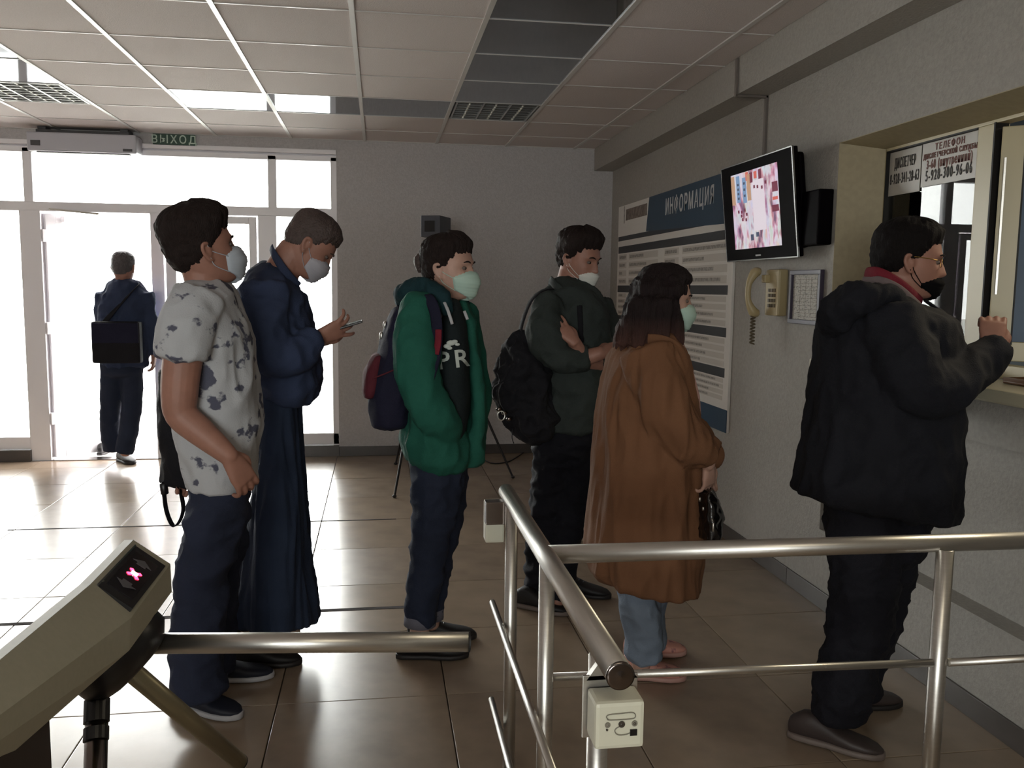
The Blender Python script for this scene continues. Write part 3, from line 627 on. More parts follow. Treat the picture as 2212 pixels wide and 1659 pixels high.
# ------------------------------------------------------------ tripod with a screening camera
M['tripod'] = mat('tripod_black', (26, 22, 22), .45); M['cam_box'] = mat('camera_housing_grey', (74, 76, 84), .5)
F1, F2, F3 = atZ(852, 1075), atZ(1108, 1033), atZ(855, 1004)
ap = atY(930, 620, 6.65); top = Vector((ap.x, ap.y, 1.45))
e = empty('camera_tripod', (top.x, top.y, 0), 'black tripod with thin spread legs standing behind the student in green', 'tripod')
for F_ in (F1, F2, F3):
    t = BM(); tube(t, [F_+Vector((0, 0, .006)), F_.lerp(top, .5), top-Vector((0, 0, .1))], [.008, .011, .014], 10); obj('leg', t, M['tripod'], e)
    t = BM(); ball(t, F_+Vector((0, 0, .011)), .016, (1, 1, .7)); obj('rubber_foot', t, M['tripod'], e)
mid = F2.lerp(top, .52); t = BM(); obox(t, mid, (.025, 0, 0), (0, .02, 0), (0, 0, .025), bev=.005); obj('leg_clamp', t, M['tripod'], e)
t = BM(); cyl(t, top-Vector((0, 0, .35)), top+Vector((0, 0, .36)), .011, 12); obj('centre_column', t, M['tripod'], e)
cb = atY(942, 491, 6.6)
sc_ = empty('screening_camera', (cb.x, cb.y, cb.z-.1), 'grey boxy screening camera with a square lens window on the tripod', 'camera')
rr_ = radians(-38); cu, cv = Vector((cos(rr_), sin(rr_), 0)), Vector((-sin(rr_), cos(rr_), 0))
rr_ = radians(35); cu, cv = Vector((cos(-rr_), sin(-rr_), 0)), Vector((sin(rr_), cos(rr_), 0))
cu, cv = Vector((cos(radians(28)), -sin(radians(28)), 0)), Vector((sin(radians(28)), cos(radians(28)), 0))
cu, cv = Vector((cos(-.42), sin(-.42), 0)), Vector((-sin(-.42), cos(-.42), 0))
t = BM(); obox(t, cb, cu*.075, cv*.12, Vector((0, 0, .078)), bev=.006); obj('housing', t, M['cam_box'], sc_)
t = BM(); obox(t, cb-cv*.121+cu*-.005, cu*.04, cv*.004, Vector((0, 0, .04)), bev=.002); obj('lens_window', t, M['black'], sc_)
t = BM(); cyl(t, (cb.x, cb.y, top.z+.3), (cb.x, cb.y, cb.z-.075), .014, 12); obj('mount', t, M['tripod'], sc_)
t = BM(); p0 = F2+Vector((-.25, .1, .005)); tube(t, [atZ(1035, 985, .005), atZ(1060, 1000, .005), atZ(1095, 998, .005), atZ(1120, 985, .005), atZ(1133, 975, .005), atZ(1142, 966, .005)], .005, 8, sub=4); c_ = obj('floor_cable', t, M['tripod']); tag(c_, 'thin black cable looping on the floor beside the tripod foot', 'cable')

# ------------------------------------------------------------ people
def remesh(name, bm, m, parent, vox=.009, smooth=6, fold=0., fscale=(9, 9, 5), seed=0., fine=.0, zones=None):
    me = bpy.data.meshes.new('raw'); bmesh.ops.recalc_face_normals(bm, faces=bm.faces); bm.to_mesh(me); bm.free()
    o = bpy.data.objects.new('raw', me); C.objects.link(o)
    r = o.modifiers.new('r', 'REMESH'); r.mode = 'VOXEL'; r.voxel_size = vox
    if smooth: s = o.modifiers.new('s', 'SMOOTH'); s.iterations = smooth; s.factor = .5
    bpy.context.view_layer.update()
    me2 = bpy.data.meshes.new_from_object(o.evaluated_get(bpy.context.evaluated_depsgraph_get()))
    bpy.data.objects.remove(o); bpy.data.meshes.remove(me)
    if fold or fine:
        ns = [v.normal.copy() for v in me2.vertices]; sd_ = Vector((seed*3.1, seed*7.7, seed))
        for v, nn in zip(me2.vertices, ns):
            p = v.co; q = Vector((p.x*fscale[0], p.y*fscale[1], p.z*fscale[2]))+sd_
            d = ((1-abs(noise.noise(q))*3.2)+(.6-abs(noise.noise(q*2.3+sd_))*1.9)*.8)*fold*1.35
            if fine: d += noise.noise(p*38+sd_)*fine
            v.co = p+nn*d
    me2.name = name; me2.materials.clear()
    return link(name, me2, m, parent, True)

def rings_at(Y, rows, tilt=False):
    """rows (y, x left, x right, half depth[, dY[, exponent[, y of the right end]]]) read as level garment rings in a person's own plane"""
    out = []
    for r in rows:
        y, xl, xr, b = r[:4]; dY = r[4] if len(r) > 4 else 0; e = r[5] if len(r) > 5 else 2.3; y2 = r[6] if len(r) > 6 else y
        a = atY(xl, y, Y+dY); c = atY(xr, y2, Y+dY); out.append(((a+c)/2, (c-a)/2, Vector((0, b, 0)), e))
    return out
def limb_at(bm, Y, pts, sub=4, n=18, dome=.6):
    return tube(bm, [atY(p[0], p[1], Y+p[2]) for p in pts], [p[3] for p in pts], n, dome, sub=sub)

# --- heads: one profile table drives skull, hair cap and mask alike
PROF = [(.120, .0, -.02, .005), (.116, .028, -.050, .034), (.104, .054, -.076, .053), (.085, .073, -.092, .066), (.062, .084, -.101, .073), (.040, .089, -.106, .0765), (.022, .0925, -.107, .077),
        (.004, .088, -.105, .0765), (-.016, .087, -.100, .075), (-.036, .087, -.090, .072), (-.056, .086, -.077, .067), (-.075, .084, -.060, .060), (-.092, .083, -.040, .051), (-.106, .077, -.018, .041), (-.115, .060, .0, .028), (-.118, .02, .01, .006)]
def prof(z):
    if z >= PROF[0][0]: return PROF[0][1:]
    for (z1, *a), (z0, *b) in zip(PROF, PROF[1:]):
        if z0 <= z <= z1:
            t = (z-z0)/(z1-z0); return tuple(q+(p-q)*t for p, q in zip(a, b))
    return PROF[-1][1:]
def gz(v, c, s): return exp(-((v-c)/s)**2)
def face_pt(th, z, off=0., plain=False):
    xf, xb, w = prof(z); c, s = cos(th), sin(th)
    x = (xf*abs(c)**.85 if c > 0 else -xb*-1*abs(c)**.9*1) if False else (xf*abs(c)**.9 if c > 0 else xb*abs(c)**.9)
    y = w*(1 if s > 0 else -1)*abs(s)**.95
    ay = abs(y)
    if c > 0 and plain: x += .004*exp(-(ay/.02)**2)
    elif c > 0:
        nz = 0
        if -.052 < z < .012: nz = (.004+.021*max(0, min(1, (.012-z)/.046)))*(1 if z > -.040 else max(0, 1-(-.040-z)/.010))
        wid = .0085+.008*max(0, min(1, (.0-z)/.04)); x += nz*exp(-(ay/wid)**2)
        x += .005*gz(z, .022, .008)*gz(ay, .026, .02)-.010*gz(z, .002, .010)*gz(ay, .031, .014)   # brow, eye socket
        x += .004*gz(z, -.022, .012)*gz(ay, .045, .016)                                            # cheekbone
        x += .0055*(gz(z, -.060, .0045)+gz(z, -.070, .005))*gz(ay, 0, .02)-.004*gz(z, -.080, .005)*gz(ay, 0, .02)
        x += .005*gz(z, -.096, .010)*gz(ay, 0, .018)
    v = Vector((x, y, z)); d = Vector((x*.9, y, (z-.01)*.8)).normalized()
    return v+d*off
ZS = [p for p in (.1195-.238*((i/56)) for i in range(57))]
def head_grid(bm, offf, NT=72, plain=False):
    rows = []
    for z in ZS:
        rows.append([bm.verts.new(face_pt(2*pi*k/NT-pi, z, offf(2*pi*k/NT-pi, z), plain)) for k in range(NT)])
    for a, b in zip(rows, rows[1:]):
        for k in range(NT): bm.faces.new((a[k], a[(k+1) % NT], b[(k+1) % NT], b[k]))
    for r, z in ((rows[0], 1), (rows[-1], -1)):
        c = bm.verts.new(sum((v.co for v in r), Vector())/NT+Vector((0, 0, .001*z)))
        for k in range(NT): bm.faces.new((r[k], r[(k+1) % NT], c))
    return bm
def sst(x, a, b): t = max(0., min(1., (x-a)/(b-a))); return t*t*(3-2*t)
def hair_off(style):
    front, side, nape, tt, ts_ = style['front'], style['side'], style['nape'], style['top'], style['sides']
    def f(th, z):
        a = abs(math.degrees(th))
        if a < 50: hl = front-(a/50)*.004
        elif a < 72: hl = front-.004-(a-50)/22*(front-.004-side)
        elif a < 92: hl = side-(a-72)/20*(side+.006)
        elif a < 112: hl = -.006+(a-92)/20*.006+(-(a-92)/20)*.035
        else: hl = -.035+(nape+.035)*sst(a, 112, 165)
        hl += .009*noise.noise(Vector((a*.11, 3, style.get('seed', 0))))+.004*noise.noise(Vector((a*.5, 5, style.get('seed', 0))))
        e = sst(z, hl-.002, hl+.004); e2 = sst(z, hl, hl+style.get('fade', .035))
        up_ = sst(z, .02, .09); t = (ts_+(tt-ts_)*up_)*(.12+.88*e2)
        if style.get('quiff') and a < 60: t += style['quiff']*sst(z, .05, .1)*(1-a/60)
        t += style.get('rough', .004)*1.5*noise.noise(Vector((th*7, z*60, style.get('seed', 0)*2)))+style.get('rough', .003)*.6*noise.noise(Vector((th*22, z*40, 9)))
        return -.008+(t+.0095)*e
    return f
def mask_off(style):
    zt_m, th_m, puff = style.get('top', -.008), radians(style.get('half', 68)), style.get('puff', .012)
    def f(th, z):
        a = abs(th); s = a/th_m
        topz = zt_m-.022*min(1, s)**1.5; botz = -.118+.040*min(1, s)**1.2
        e = sst(topz-z, -.001, .003)*sst(z-botz, -.002, .002)*(1-sst(a, th_m*.96, th_m*1.02))
        nose = (puff+.012*gz(z, -.040, .026))*max(0, 1-min(1, s)**1.6)*(.75+.25*sst(topz-z, 0, .03))*(1-.75*sst(-z, .078, .118))
        pleat = .0012*sin(z*520)*(1-s*.5)
        return -.008+(.0125+nose+pleat)*e
    return f
M['eye_white'] = mat('eye_white', (110, 98, 92), .6, spec=.2); M['iris'] = mat('iris_dark', (30, 20, 16), .5, spec=.2); M['brow'] = mat('eyebrow_hair', (46, 34, 28), .8)
def head_matrix(px, py, Y, scale, yaw, pitch, roll=0):
    return Matrix.Translation(atY(px, py, Y)) @ Matrix.Rotation(radians(yaw), 4, 'Z') @ Matrix.Rotation(radians(-pitch), 4, 'Y') @ Matrix.Rotation(radians(roll), 4, 'X') @ Matrix.Diagonal((scale, scale, scale, 1))
def xf(bm, Mx, start): bmesh.ops.transform(bm, matrix=Mx, verts=list(bm.verts)[start:]); return bm
def add_head(bm, Mx):
    t = BM(); head_grid(t, lambda th, z: 0)
    for s in (1, -1):
        tube(t, [(.0, s*.072, .012), (-.006, s*.085, .020), (-.020, s*.090, .018), (-.024, s*.089, .0), (-.016, s*.084, -.020), (-.004, s*.078, -.034), (-.0, s*.073, -.026)], [.005, .006, .0065, .006, .0065, .007, .005], 10, sub=3)
        ball(t, Vector((-.008, s*.079, -.004)), .016, (.9, .45, 1.3))
    me = bpy.data.meshes.new('h'); t.transform(Mx); t.to_mesh(me); t.free(); bm.from_mesh(me); bpy.data.meshes.remove(me); return bm
def head_parts(parent, Mx, hair, hair_m, mask=None, mask_m=None, eyes=True, straps=True):
    if hair:
        t = BM(); head_grid(t, hair_off(hair), 96); t.transform(Mx); obj('hair', t, hair_m, parent, True)
    if mask is not None:
        t = BM(); head_grid(t, mask_off(mask), 96, True); t.transform(Mx); mk = obj('face_mask', t, mask_m, parent, True)
        if straps:
            h = mask.get('half', 68)
            for s in (1, -1):
                for z0, z1 in ((mask.get('top', -.008)-.024, .014), (-.078, -.026)):
                    p0 = face_pt(radians(h-3)*s, z0, .006); p1 = face_pt(radians(88)*s, (z0+z1)/2+.002, .004); p2 = Vector((-.006, s*.085, z1))
                    t = BM(); tube(t, [p0, p1, p2], .0014, 6, sub=4); t.transform(Mx); obj('ear_loop', t, mask_m, mk, True)
    if eyes:
        for s in (1, -1):
            c_ = Vector((.0705, s*.031, .001))
            t = BM(); ball(t, c_, .0125, (1, 1, .62)); t.transform(Mx); ey = obj('eye', t, M['eye_white'], parent, True)
            t = BM(); ball(t, c_+Vector((.0090, 0, -.001)), .0056, (.7, 1, 1)); t.transform(Mx); obj('iris', t, M['iris'], ey, True)
            t = BM(); tube(t, [face_pt(radians(10)*s, .019, .001), face_pt(radians(22)*s, .024, .0015), face_pt(radians(34)*s, .021, .001)], [.0022, .0034, .0018], 8, sub=4); t.transform(Mx); obj('eyebrow', t, hair_m, parent, True)
def add_hand(bm, wrist, dirv, normal, side=1, curl=.35, scale=1., spread=1., thumb=.6):
    """wrist point, direction of the fingers, direction the back of the hand faces; side +1 puts the thumb on the +y side"""
    x = Vector(dirv).normalized(); z = Vector(normal); z = (z-x*z.dot(x)).normalized(); y = z.cross(x)
    T = Matrix(((x.x, y.x, z.x, wrist[0]), (x.y, y.y, z.y, wrist[1]), (x.z, y.z, z.z, wrist[2]), (0, 0, 0, 1))) @ Matrix.Diagonal((scale, scale*side, scale, 1))
    t = BM()
    ring_loft(t, [(Vector((-.015, 0, 0)), Vector((0, .027, 0)), Vector((0, 0, .021)), 2.2), (Vector((.02, .001, 0)), Vector((0, .034, 0)), Vector((0, 0, .018)), 2.4), (Vector((.06, 0, 0)), Vector((0, .041, 0)), Vector((0, 0, .0145)), 2.6), (Vector((.088, 0, -.002)), Vector((0, .040, 0)), Vector((0, 0, .012)), 2.6)], 20)
    for k, (yy, L) in enumerate(((.031, .070), (.0105, .079), (-.0105, .073), (-.031, .058))):
        p = Vector((.082, yy, -.001)); a = curl*.5; d_sp = yy*2.2*spread
        pts = [p-Vector((.02, 0, 0)), p]; rr_ = [.0085, .0092]
        for seg, ln in enumerate((.45, .31, .24)):
            p = p+Vector((cos(a)*L*ln, d_sp*ln*L*6, -sin(a)*L*ln)); pts.append(p); rr_.append(.0086-.0008*seg); a += curl*1.15+.08*k*curl
        tube(t, pts, rr_, 12, .8, sub=2)
    tube(t, [Vector((.005, .022, -.004)), Vector((.035, .044, -.010)), Vector((.062, .055-.02*(1-thumb), -.018)), Vector((.086, .058-.035*(1-thumb), -.024-.02*curl))], [.014, .0125, .0105, .0085], 12, .8, sub=3)
    me = bpy.data.meshes.new('h'); t.transform(T); t.to_mesh(me); t.free(); bm.from_mesh(me); bpy.data.meshes.remove(me); return bm
def add_shoe(parent, toe, ang, L=.29, m=None, sole_m=None, lace_m=None, pitch=0, h=.10, Wd=.05):
    """toe: ground point under the toe; ang: heading of the foot, degrees from +x"""
    a = radians(ang); x = Vector((cos(a), sin(a), 0)); y = Vector((-sin(a), cos(a), 0)); z = Vector((0, 0, 1))
    if pitch:
        q = Matrix.Rotation(-radians(pitch), 3, y); x = q @ x; z = q @ z      # heel raised about the toe
        if x.z > 0: q = Matrix.Rotation(2*radians(pitch), 3, y); x = q @ x; z = q @ z
    def L2W(p): return Vector(toe)+x*(p[0]-L)+y*p[1]+z*p[2]
    t = BM(); RR = []
    for (s, w, zb, zt_s) in ((.015, .024, .014, .075), (.05, .034, .014, h), (.085, .035, .014, h+.004), (.12, .036, .014, h*.86), (.16, .042, .014, h*.68), (.2, .047, .014, .056), (.24, .044, .014, .048), (.27, .033, .014, .040), (.287, .016, .016, .030)):
        s *= L/.29; w *= Wd/.05
        RR.append((L2W((s, 0, (zb+zt_s)/2)), y*w, z*((zt_s-zb)/2), 2.5))
    ring_loft(t, RR, 20, .5); up_ = obj('shoe', t, m, parent, True)
    t = BM(); RR = []
    for (s, w) in ((.006, .022), (.03, .034), (.08, .038), (.13, .037), (.18, .046), (.22, .049), (.26, .042), (.285, .026), (.293, .012)):
        RR.append((L2W((s*L/.29, 0, .0125)), y*(w*Wd/.05), z*.0115, 4))
    ring_loft(t, RR, 20, .2); obj('sole', t, sole_m, up_, True)
    if lace_m:
        for k in range(5):
            s = .115+k*.019; zz = h*.88-.0105*k*1.05; t = BM()
            tube(t, [L2W((s*L/.29, -.02, zz-.006)), L2W((s*L/.29+.004, 0, zz+.004)), L2W((s*L/.29, .02, zz-.006))], .0028, 6, sub=3); obj('lace', t, lace_m, up_, True)
    return up_
def ribbon(name, pts, w, th, m, parent, flatdir, sub=6):
    t = BM(); tube(t, pts, th, 10, .2, flat=w/th, flatdir=flatdir, sub=sub); return obj(name, t, m, parent, True)

def cloth(name, c, **k): M[name] = mat(name, c, k.pop('rough', .85), bump=k.pop('bump', .25), bscale=k.pop('bscale', 260), nscale=k.pop('ns', 7), namt=k.pop('na', .18), spec=k.pop('spec', .25), **k)
cloth('jeans_navy', (42, 48, 68)); cloth('jeans_blue', (40, 47, 66)); cloth('denim_pale', (118, 130, 146)); cloth('denim_cuff', (112, 112, 124))
cloth('black_cloth', (24, 23, 28)); cloth('black_jacket', (24, 25, 32)); cloth('trouser_black', (20, 20, 28)); cloth('navy_jacket', (50, 60, 86))
cloth('green_hoodie', (32, 90, 76), na=.12); cloth('green_hoodie_lining', (24, 52, 58)); cloth('dark_tee', (26, 34, 36)); cloth('olive_jacket', (50, 56, 54)); cloth('grey_cloth', (92, 96, 104))
cloth('camel_coat', (118, 82, 58), na=.14, bscale=420); cloth('red_collar', (120, 34, 48)); cloth('collar_lining', (120, 106, 106)); cloth('wide_denim', (46, 57, 79)); cloth('backpack_navy', (28, 28, 48)); cloth('backpack_maroon', (88, 34, 44))
M['mask_blue'] = mat('mask_pale_blue', (178, 186, 196), .7); M['mask_grey'] = mat('mask_greyish', (166, 164, 172), .7); M['mask_green'] = mat('mask_pale_green', (176, 202, 190), .7)
M['mask_white'] = mat('mask_white', (206, 206, 200), .7); M['mask_black'] = mat('mask_black', (12, 11, 13), .9, spec=.1)
M['hair_dark'] = mat('hair_dark_brown', (38, 28, 26), .7, spec=.2, nscale=60, namt=.3, bump=.6, bscale=120, stretch=(3, 3, .6)); M['hair_black'] = mat('hair_black', (20, 16, 16), .75, spec=.15, bump=.6, bscale=120, stretch=(3, 3, .6))
M['hair_fair'] = mat('hair_short_brown', (72, 58, 54), .6, nscale=60, namt=.25, bump=.6, bscale=150); M['hair_grey'] = mat('hair_greying', (84, 78, 80), .6, nscale=60, namt=.25, bump=.6, bscale=150)
hl_ = mat('hair_long_lighter_ends', (36, 26, 27), .65, spec=.2, nscale=40, namt=.3, bump=.7, bscale=70, stretch=(6, 6, .5)); M['hair_long'] = hl_
nt = hl_.node_tree; b_ = nt.nodes['Principled BSDF']; src = b_.inputs['Base Color'].links[0].from_socket
tc = nt.nodes.new('ShaderNodeTexCoord'); sx_ = nt.nodes.new('ShaderNodeSeparateXYZ'); nt.links.new(tc.outputs['Object'], sx_.inputs[0]); mr = nt.nodes.new('ShaderNodeMapRange')
mr.inputs[1].default_value = 1.38; mr.inputs[2].default_value = 1.22; nt.links.new(sx_.outputs[2], mr.inputs[0]); mm = nt.nodes.new('ShaderNodeMixRGB'); nt.links.new(mr.outputs[0], mm.inputs[0]); nt.links.new(src, mm.inputs[1]); mm.inputs[2].default_value = srgb(92, 62, 54); nt.links.new(mm.outputs[0], b_.inputs['Base Color'])
M['tiedye'] = mat('white_tie_dye_cotton', (176, 178, 182), .85, nscale=15, col2=(78, 80, 96), thr=(.57, .61), bump=.2, bscale=200, stretch=(1, 1, 1.1))
M['sneaker_dark'] = mat('sneaker_dark_blue', (26, 30, 44), .6); M['sneaker_black'] = mat('sneaker_black', (20, 17, 18), .6); M['sole_white'] = mat('sole_white', (176, 176, 180), .6)
M['sole_dark'] = mat('sole_dark', (30, 26, 26), .6); M['pink_shoe'] = mat('sneaker_pink', (196, 140, 126), .6, nscale=30, col2=(140, 92, 96), thr=(.52, .6)); M['sole_pink'] = mat('sole_pink', (176, 136, 126), .6)
M['taupe_shoe'] = mat('shoe_taupe', (58, 48, 46), .55); M['sole_grey'] = mat('sole_grey', (110, 98, 92), .6); M['sock'] = mat('sock_beige', (160, 138, 122), .8)
M['leather'] = mat('black_leather', (14, 12, 13), .22, bump=.1, bscale=60, coat=.5)

def person(label, foot, group=None): return empty('person', foot, label, 'person', group)
def finish_body(bm, parent, m='skin'): return remesh('body', bm, M[m], parent, .0048, 2)
SHORT = dict(front=.062, side=.03, nape=-.062, top=.022, sides=.008)

# ---- the man in the white tie-dye T-shirt
Y = 3.02
pA = person('man in a white tie-dye T-shirt with blotches and dark jeans, chin raised, mask on', (-.62, Y, 0))
Hm = head_matrix(440, 540, Y, 1.05, 24, 14)
b = BM(); add_head(b, Hm)
tube(b, [Hm @ Vector((-.03, 0, -.05)), atY(442, 618, Y), atY(445, 660, Y)], [.057, .060, .09], 20, sub=3)
ring_loft(b, rings_at(Y, [(650, 400, 500, .15), (760, 390, 530, .14), (900, 400, 540, .13), (1030, 425, 535, .13)]))
limb_at(b, Y, [(415, 655, -.15, .055), (395, 775, -.21, .060), (388, 850, -.22, .056), (392, 895, -.22, .050), (430, 930, -.23, .046), (475, 968, -.24, .036), (500, 990, -.245, .028)])
w_ = atY(498, 990, Y-.245); add_hand(b, w_, atY(538, 1050, Y-.22)-w_, (.5, -.8, .35), 1, .6, 1.05, .35, .35)
limb_at(b, Y, [(425, 655, .15, .055), (440, 780, .2, .05), (440, 900, .2, .042), (420, 1000, .2, .03)])
w2_ = atY(418, 1000, Y+.2); add_hand(b, w2_, Vector((-.3, .1, -1)), (-.6, .7, 0), -1, .9, 1)
limb_at(b, Y, [(470, 1030, -.08, .06), (455, 1250, -.09, .042), (430, 1480, -.12, .04)]); limb_at(b, Y, [(490, 1030, .08, .06), (468, 1250, .1, .042), (455, 1430, .13, .04)])
finish_body(b, pA)
head_parts(pA, Hm, dict(front=.055, side=.026, nape=-.060, top=.034, sides=.010, quiff=.006, seed=1), M['hair_dark'], dict(puff=.022, top=-.006, half=62), M['mask_blue'])
b = BM(); ring_loft(b, rings_at(Y, [(606, 418, 484, .085), (622, 396, 500, .145), (650, 380, 516, .185), (700, 374, 536, .195), (760, 372, 549, .19), (850, 372, 560, .18), (930, 376, 565, .17), (990, 396, 560, .17), (1035, 409, 551, .172), (1044, 410, 551, .172)]), dome=.1)
limb_at(b, Y, [(432, 645, -.13, .080), (404, 700, -.19, .082), (394, 745, -.21, .082), (391, 774, -.215, .080)], dome=.1)
limb_at(b, Y, [(440, 645, .13, .078), (440, 760, .19, .085)], dome=.1)
remesh('t_shirt', b, M['tiedye'], pA, .0075, 5, .006, (8, 8, 5), 1.)
b = BM()
limb_at(b, Y, [(478, 1040, -.07, .085), (467, 1100, -.08, .092), (452, 1180, -.085, .090), (436, 1260, -.09, .082), (428, 1380, -.10, .086), (432, 1470, -.12, .088), (436, 1500, -.125, .084)], dome=.1)
limb_at(b, Y, [(490, 1040, .06, .085), (478, 1150, .09, .09), (462, 1280, .11, .08), (456, 1400, .13, .08), (456, 1450, .13, .078)], dome=.1)
ring_loft(b, rings_at(Y, [(1000, 428, 534, .12), (1050, 424, 543, .135), (1090, 421, 541, .14)]))
remesh('jeans', b, M['jeans_navy'], pA, .009, 5, .007, (7, 7, 9), 2.)
add_shoe(pA, atZ(520, 1553), -27, .29, M['sneaker_dark'], M['sole_white'], M['sneaker_dark']); add_shoe(pA, atZ(590, 1462), 3, .30, M['sneaker_dark'], M['sole_white'], M['sneaker_dark'])
# his bag
Yb = Y+.24
bg_ = empty('bag', atY(372, 1040, Yb), 'black cloth bag hanging behind the man in the tie-dye T-shirt, strap looping down', 'bag')
b = BM(); ring_loft(b, rings_at(Yb, [(800, 345, 400, .08), (870, 338, 420, .09), (940, 347, 440, .1), (1000, 349, 450, .1), (1040, 350, 440, .09)]), dome=.15)
remesh('bag_body', b, M['black_cloth'], bg_, .009, 4, .006, (7, 7, 5), 3.)
ribbon('strap', [atY(x, y, Yb-.06) for x, y in ((354, 1040), (354, 1058), (358, 1095), (366, 1122), (376, 1136), (388, 1126), (396, 1100), (392, 1070), (382, 1036))], .012, .0025, M['black_cloth'], bg_, (.4, .9, 0))
b = BM(); tube(b, [atY(353, 1045, Yb-.06), atY(356, 1066, Yb-.06)], .014, 10); obj('buckle', b, M['black'], bg_, True)

# ---- the man with the phone
Y = 3.48
pB = person('man in a dark navy bomber jacket and wide dark denim trousers bent over his phone', (-.42, Y, 0))
Hm = head_matrix(670, 531, Y, 1.0, 2, -36)
b = BM(); add_head(b, Hm)
tube(b, [Hm @ Vector((-.035, 0, -.045)), atY(612, 580, Y), atY(592, 630, Y)], [.062, .066, .09], 20, sub=3)
ring_loft(b, rings_at(Y, [(640, 540, 640, .14), (740, 530, 650, .13), (850, 560, 640, .13), (900, 570, 640, .13)]))
limb_at(b, Y, [(580, 640, -.15, .05), (590, 740, -.2, .045), (625, 780, -.21, .04), (668, 742, -.16, .032), (692, 726, -.14, .026)])
w_ = atY(690, 727, Y-.14); add_hand(b, w_, atY(745, 706, Y-.12)-w_, (-.15, -.85, -.5), -1, .42, .98, 1, .9)
limb_at(b, Y, [(600, 640, .15, .05), (620, 740, .15, .045), (668, 745, .06, .032), (690, 735, .02, .026)])
w_ = atY(688, 738, Y+.0); add_hand(b, w_, atY(742, 722, Y-.06)-w_, (0, .6, -.8), 1, .4, .95)
limb_at(b, Y, [(600, 880, -.08, .06), (600, 1100, -.08, .042), (618, 1400, -.06, .04), (635, 1425, -.06, .035)]); limb_at(b, Y, [(600, 880, .08, .06), (570, 1100, .1, .042), (540, 1385, .1, .04)])
finish_body(b, pB)
head_parts(pB, Hm, dict(front=.052, side=.026, nape=-.05, top=.016, sides=.004, rough=.002, seed=2), M['hair_fair'], dict(puff=.014, top=-.012, half=72), M['mask_grey'])
b = BM(); ring_loft(b, rings_at(Y, [(566, 566, 626, .09, 0, 2.2, 600), (592, 536, 644, .16, 0, 2.2, 625), (640, 508, 660, .205), (700, 505, 672, .215), (760, 515, 686, .205), (810, 535, 692, .2), (845, 550, 688, .19), (862, 560, 676, .17)]), dome=.15)
limb_at(b, Y, [(575, 625, -.13, .088), (568, 700, -.19, .088), (590, 765, -.21, .080), (630, 770, -.20, .068), (672, 740, -.16, .052), (684, 732, -.15, .046)], dome=.2)
limb_at(b, Y, [(600, 625, .13, .085), (620, 740, .16, .075), (670, 745, .06, .05)], dome=.2)
jk = remesh('bomber_jacket', b, M['navy_jacket'], pB, .009, 5, .008, (7, 7, 7), 4.)
ribbon('stand_collar', [atY(x, y, Y+dy) for x, y, dy in ((586, 535, .0), (592, 550, -.06), (615, 585, -.085), (645, 618, -.05))], .016, .004, M['navy_jacket'], pB, (.3, 0, 1))
ribbon('zip', [atY(x, y, Y-.06) for x, y in ((652, 850), (662, 860), (672, 872))], .004, .002, M['steel_d'], pB, (0, 1, 0))
b = BM(); ring_loft(b, rings_at(Y, [(840, 562, 646, .16), (900, 564, 648, .17), (1000, 562, 654, .19), (1100, 548, 661, .20), (1200, 530, 670, .205), (1280, 512, 684, .205), (1318, 509, 688, .2), (1330, 512, 686, .196)]), dome=.06)
for k in range(5): pass
remesh('wide_trousers', b, M['wide_denim'], pB, .009, 4, .008, (16, 16, 1.4), 5.)
b = BM(); limb_at(b, Y, [(530, 1120, .2, .07), (512, 1240, .24, .055), (507, 1322, .26, .05)], dome=.1); remesh('jeans', b, M['denim_pale'], pB, .009, 3, .004, (9, 9, 9), 6.)
for x, dy in ((620, -.06), (541, .10)):
    b = BM(); limb_at(b, Y, [(x, 1310, dy, .05), (x+2, 1350, dy, .048), (x+4, 1400, dy, .045)], dome=.1); obj('sock', b, M['sock'], pB, True)
add_shoe(pB, atZ(650, 1434), -4, .29, M['sneaker_black'], M['sole_dark'], M['sole_white']); add_shoe(pB, atZ(582, 1384), 8, .29, M['sneaker_black'], M['sole_dark'], None)
ph2 = empty('smartphone', atY(745, 706, Y-.1), 'black smartphone held out by the man in the navy bomber jacket', 'phone')
p0, p1 = atY(722, 712, Y-.1), atY(765, 699, Y-.1); dd = (p1-p0); b = BM(); un = dd.normalized(); sd2 = Vector((-.1, 1, .0)).normalized(); sd2 = (sd2-un*sd2.dot(un)).normalized()
obox(b, (p0+p1)/2, un*.072, sd2*.036, un.cross(sd2)*.0042, bev=.003); obj('phone_case', b, M['black'], ph2)
b = BM(); obox(b, (p0+p1)/2+Vector((0, 0, .0045)), un*.066, sd2*.032, un.cross(sd2)*.0006); M['phone_scr'] = mat('phone_screen', (10, 10, 14), .7, spec=.1); obj('phone_screen', b, M['phone_scr'], ph2)

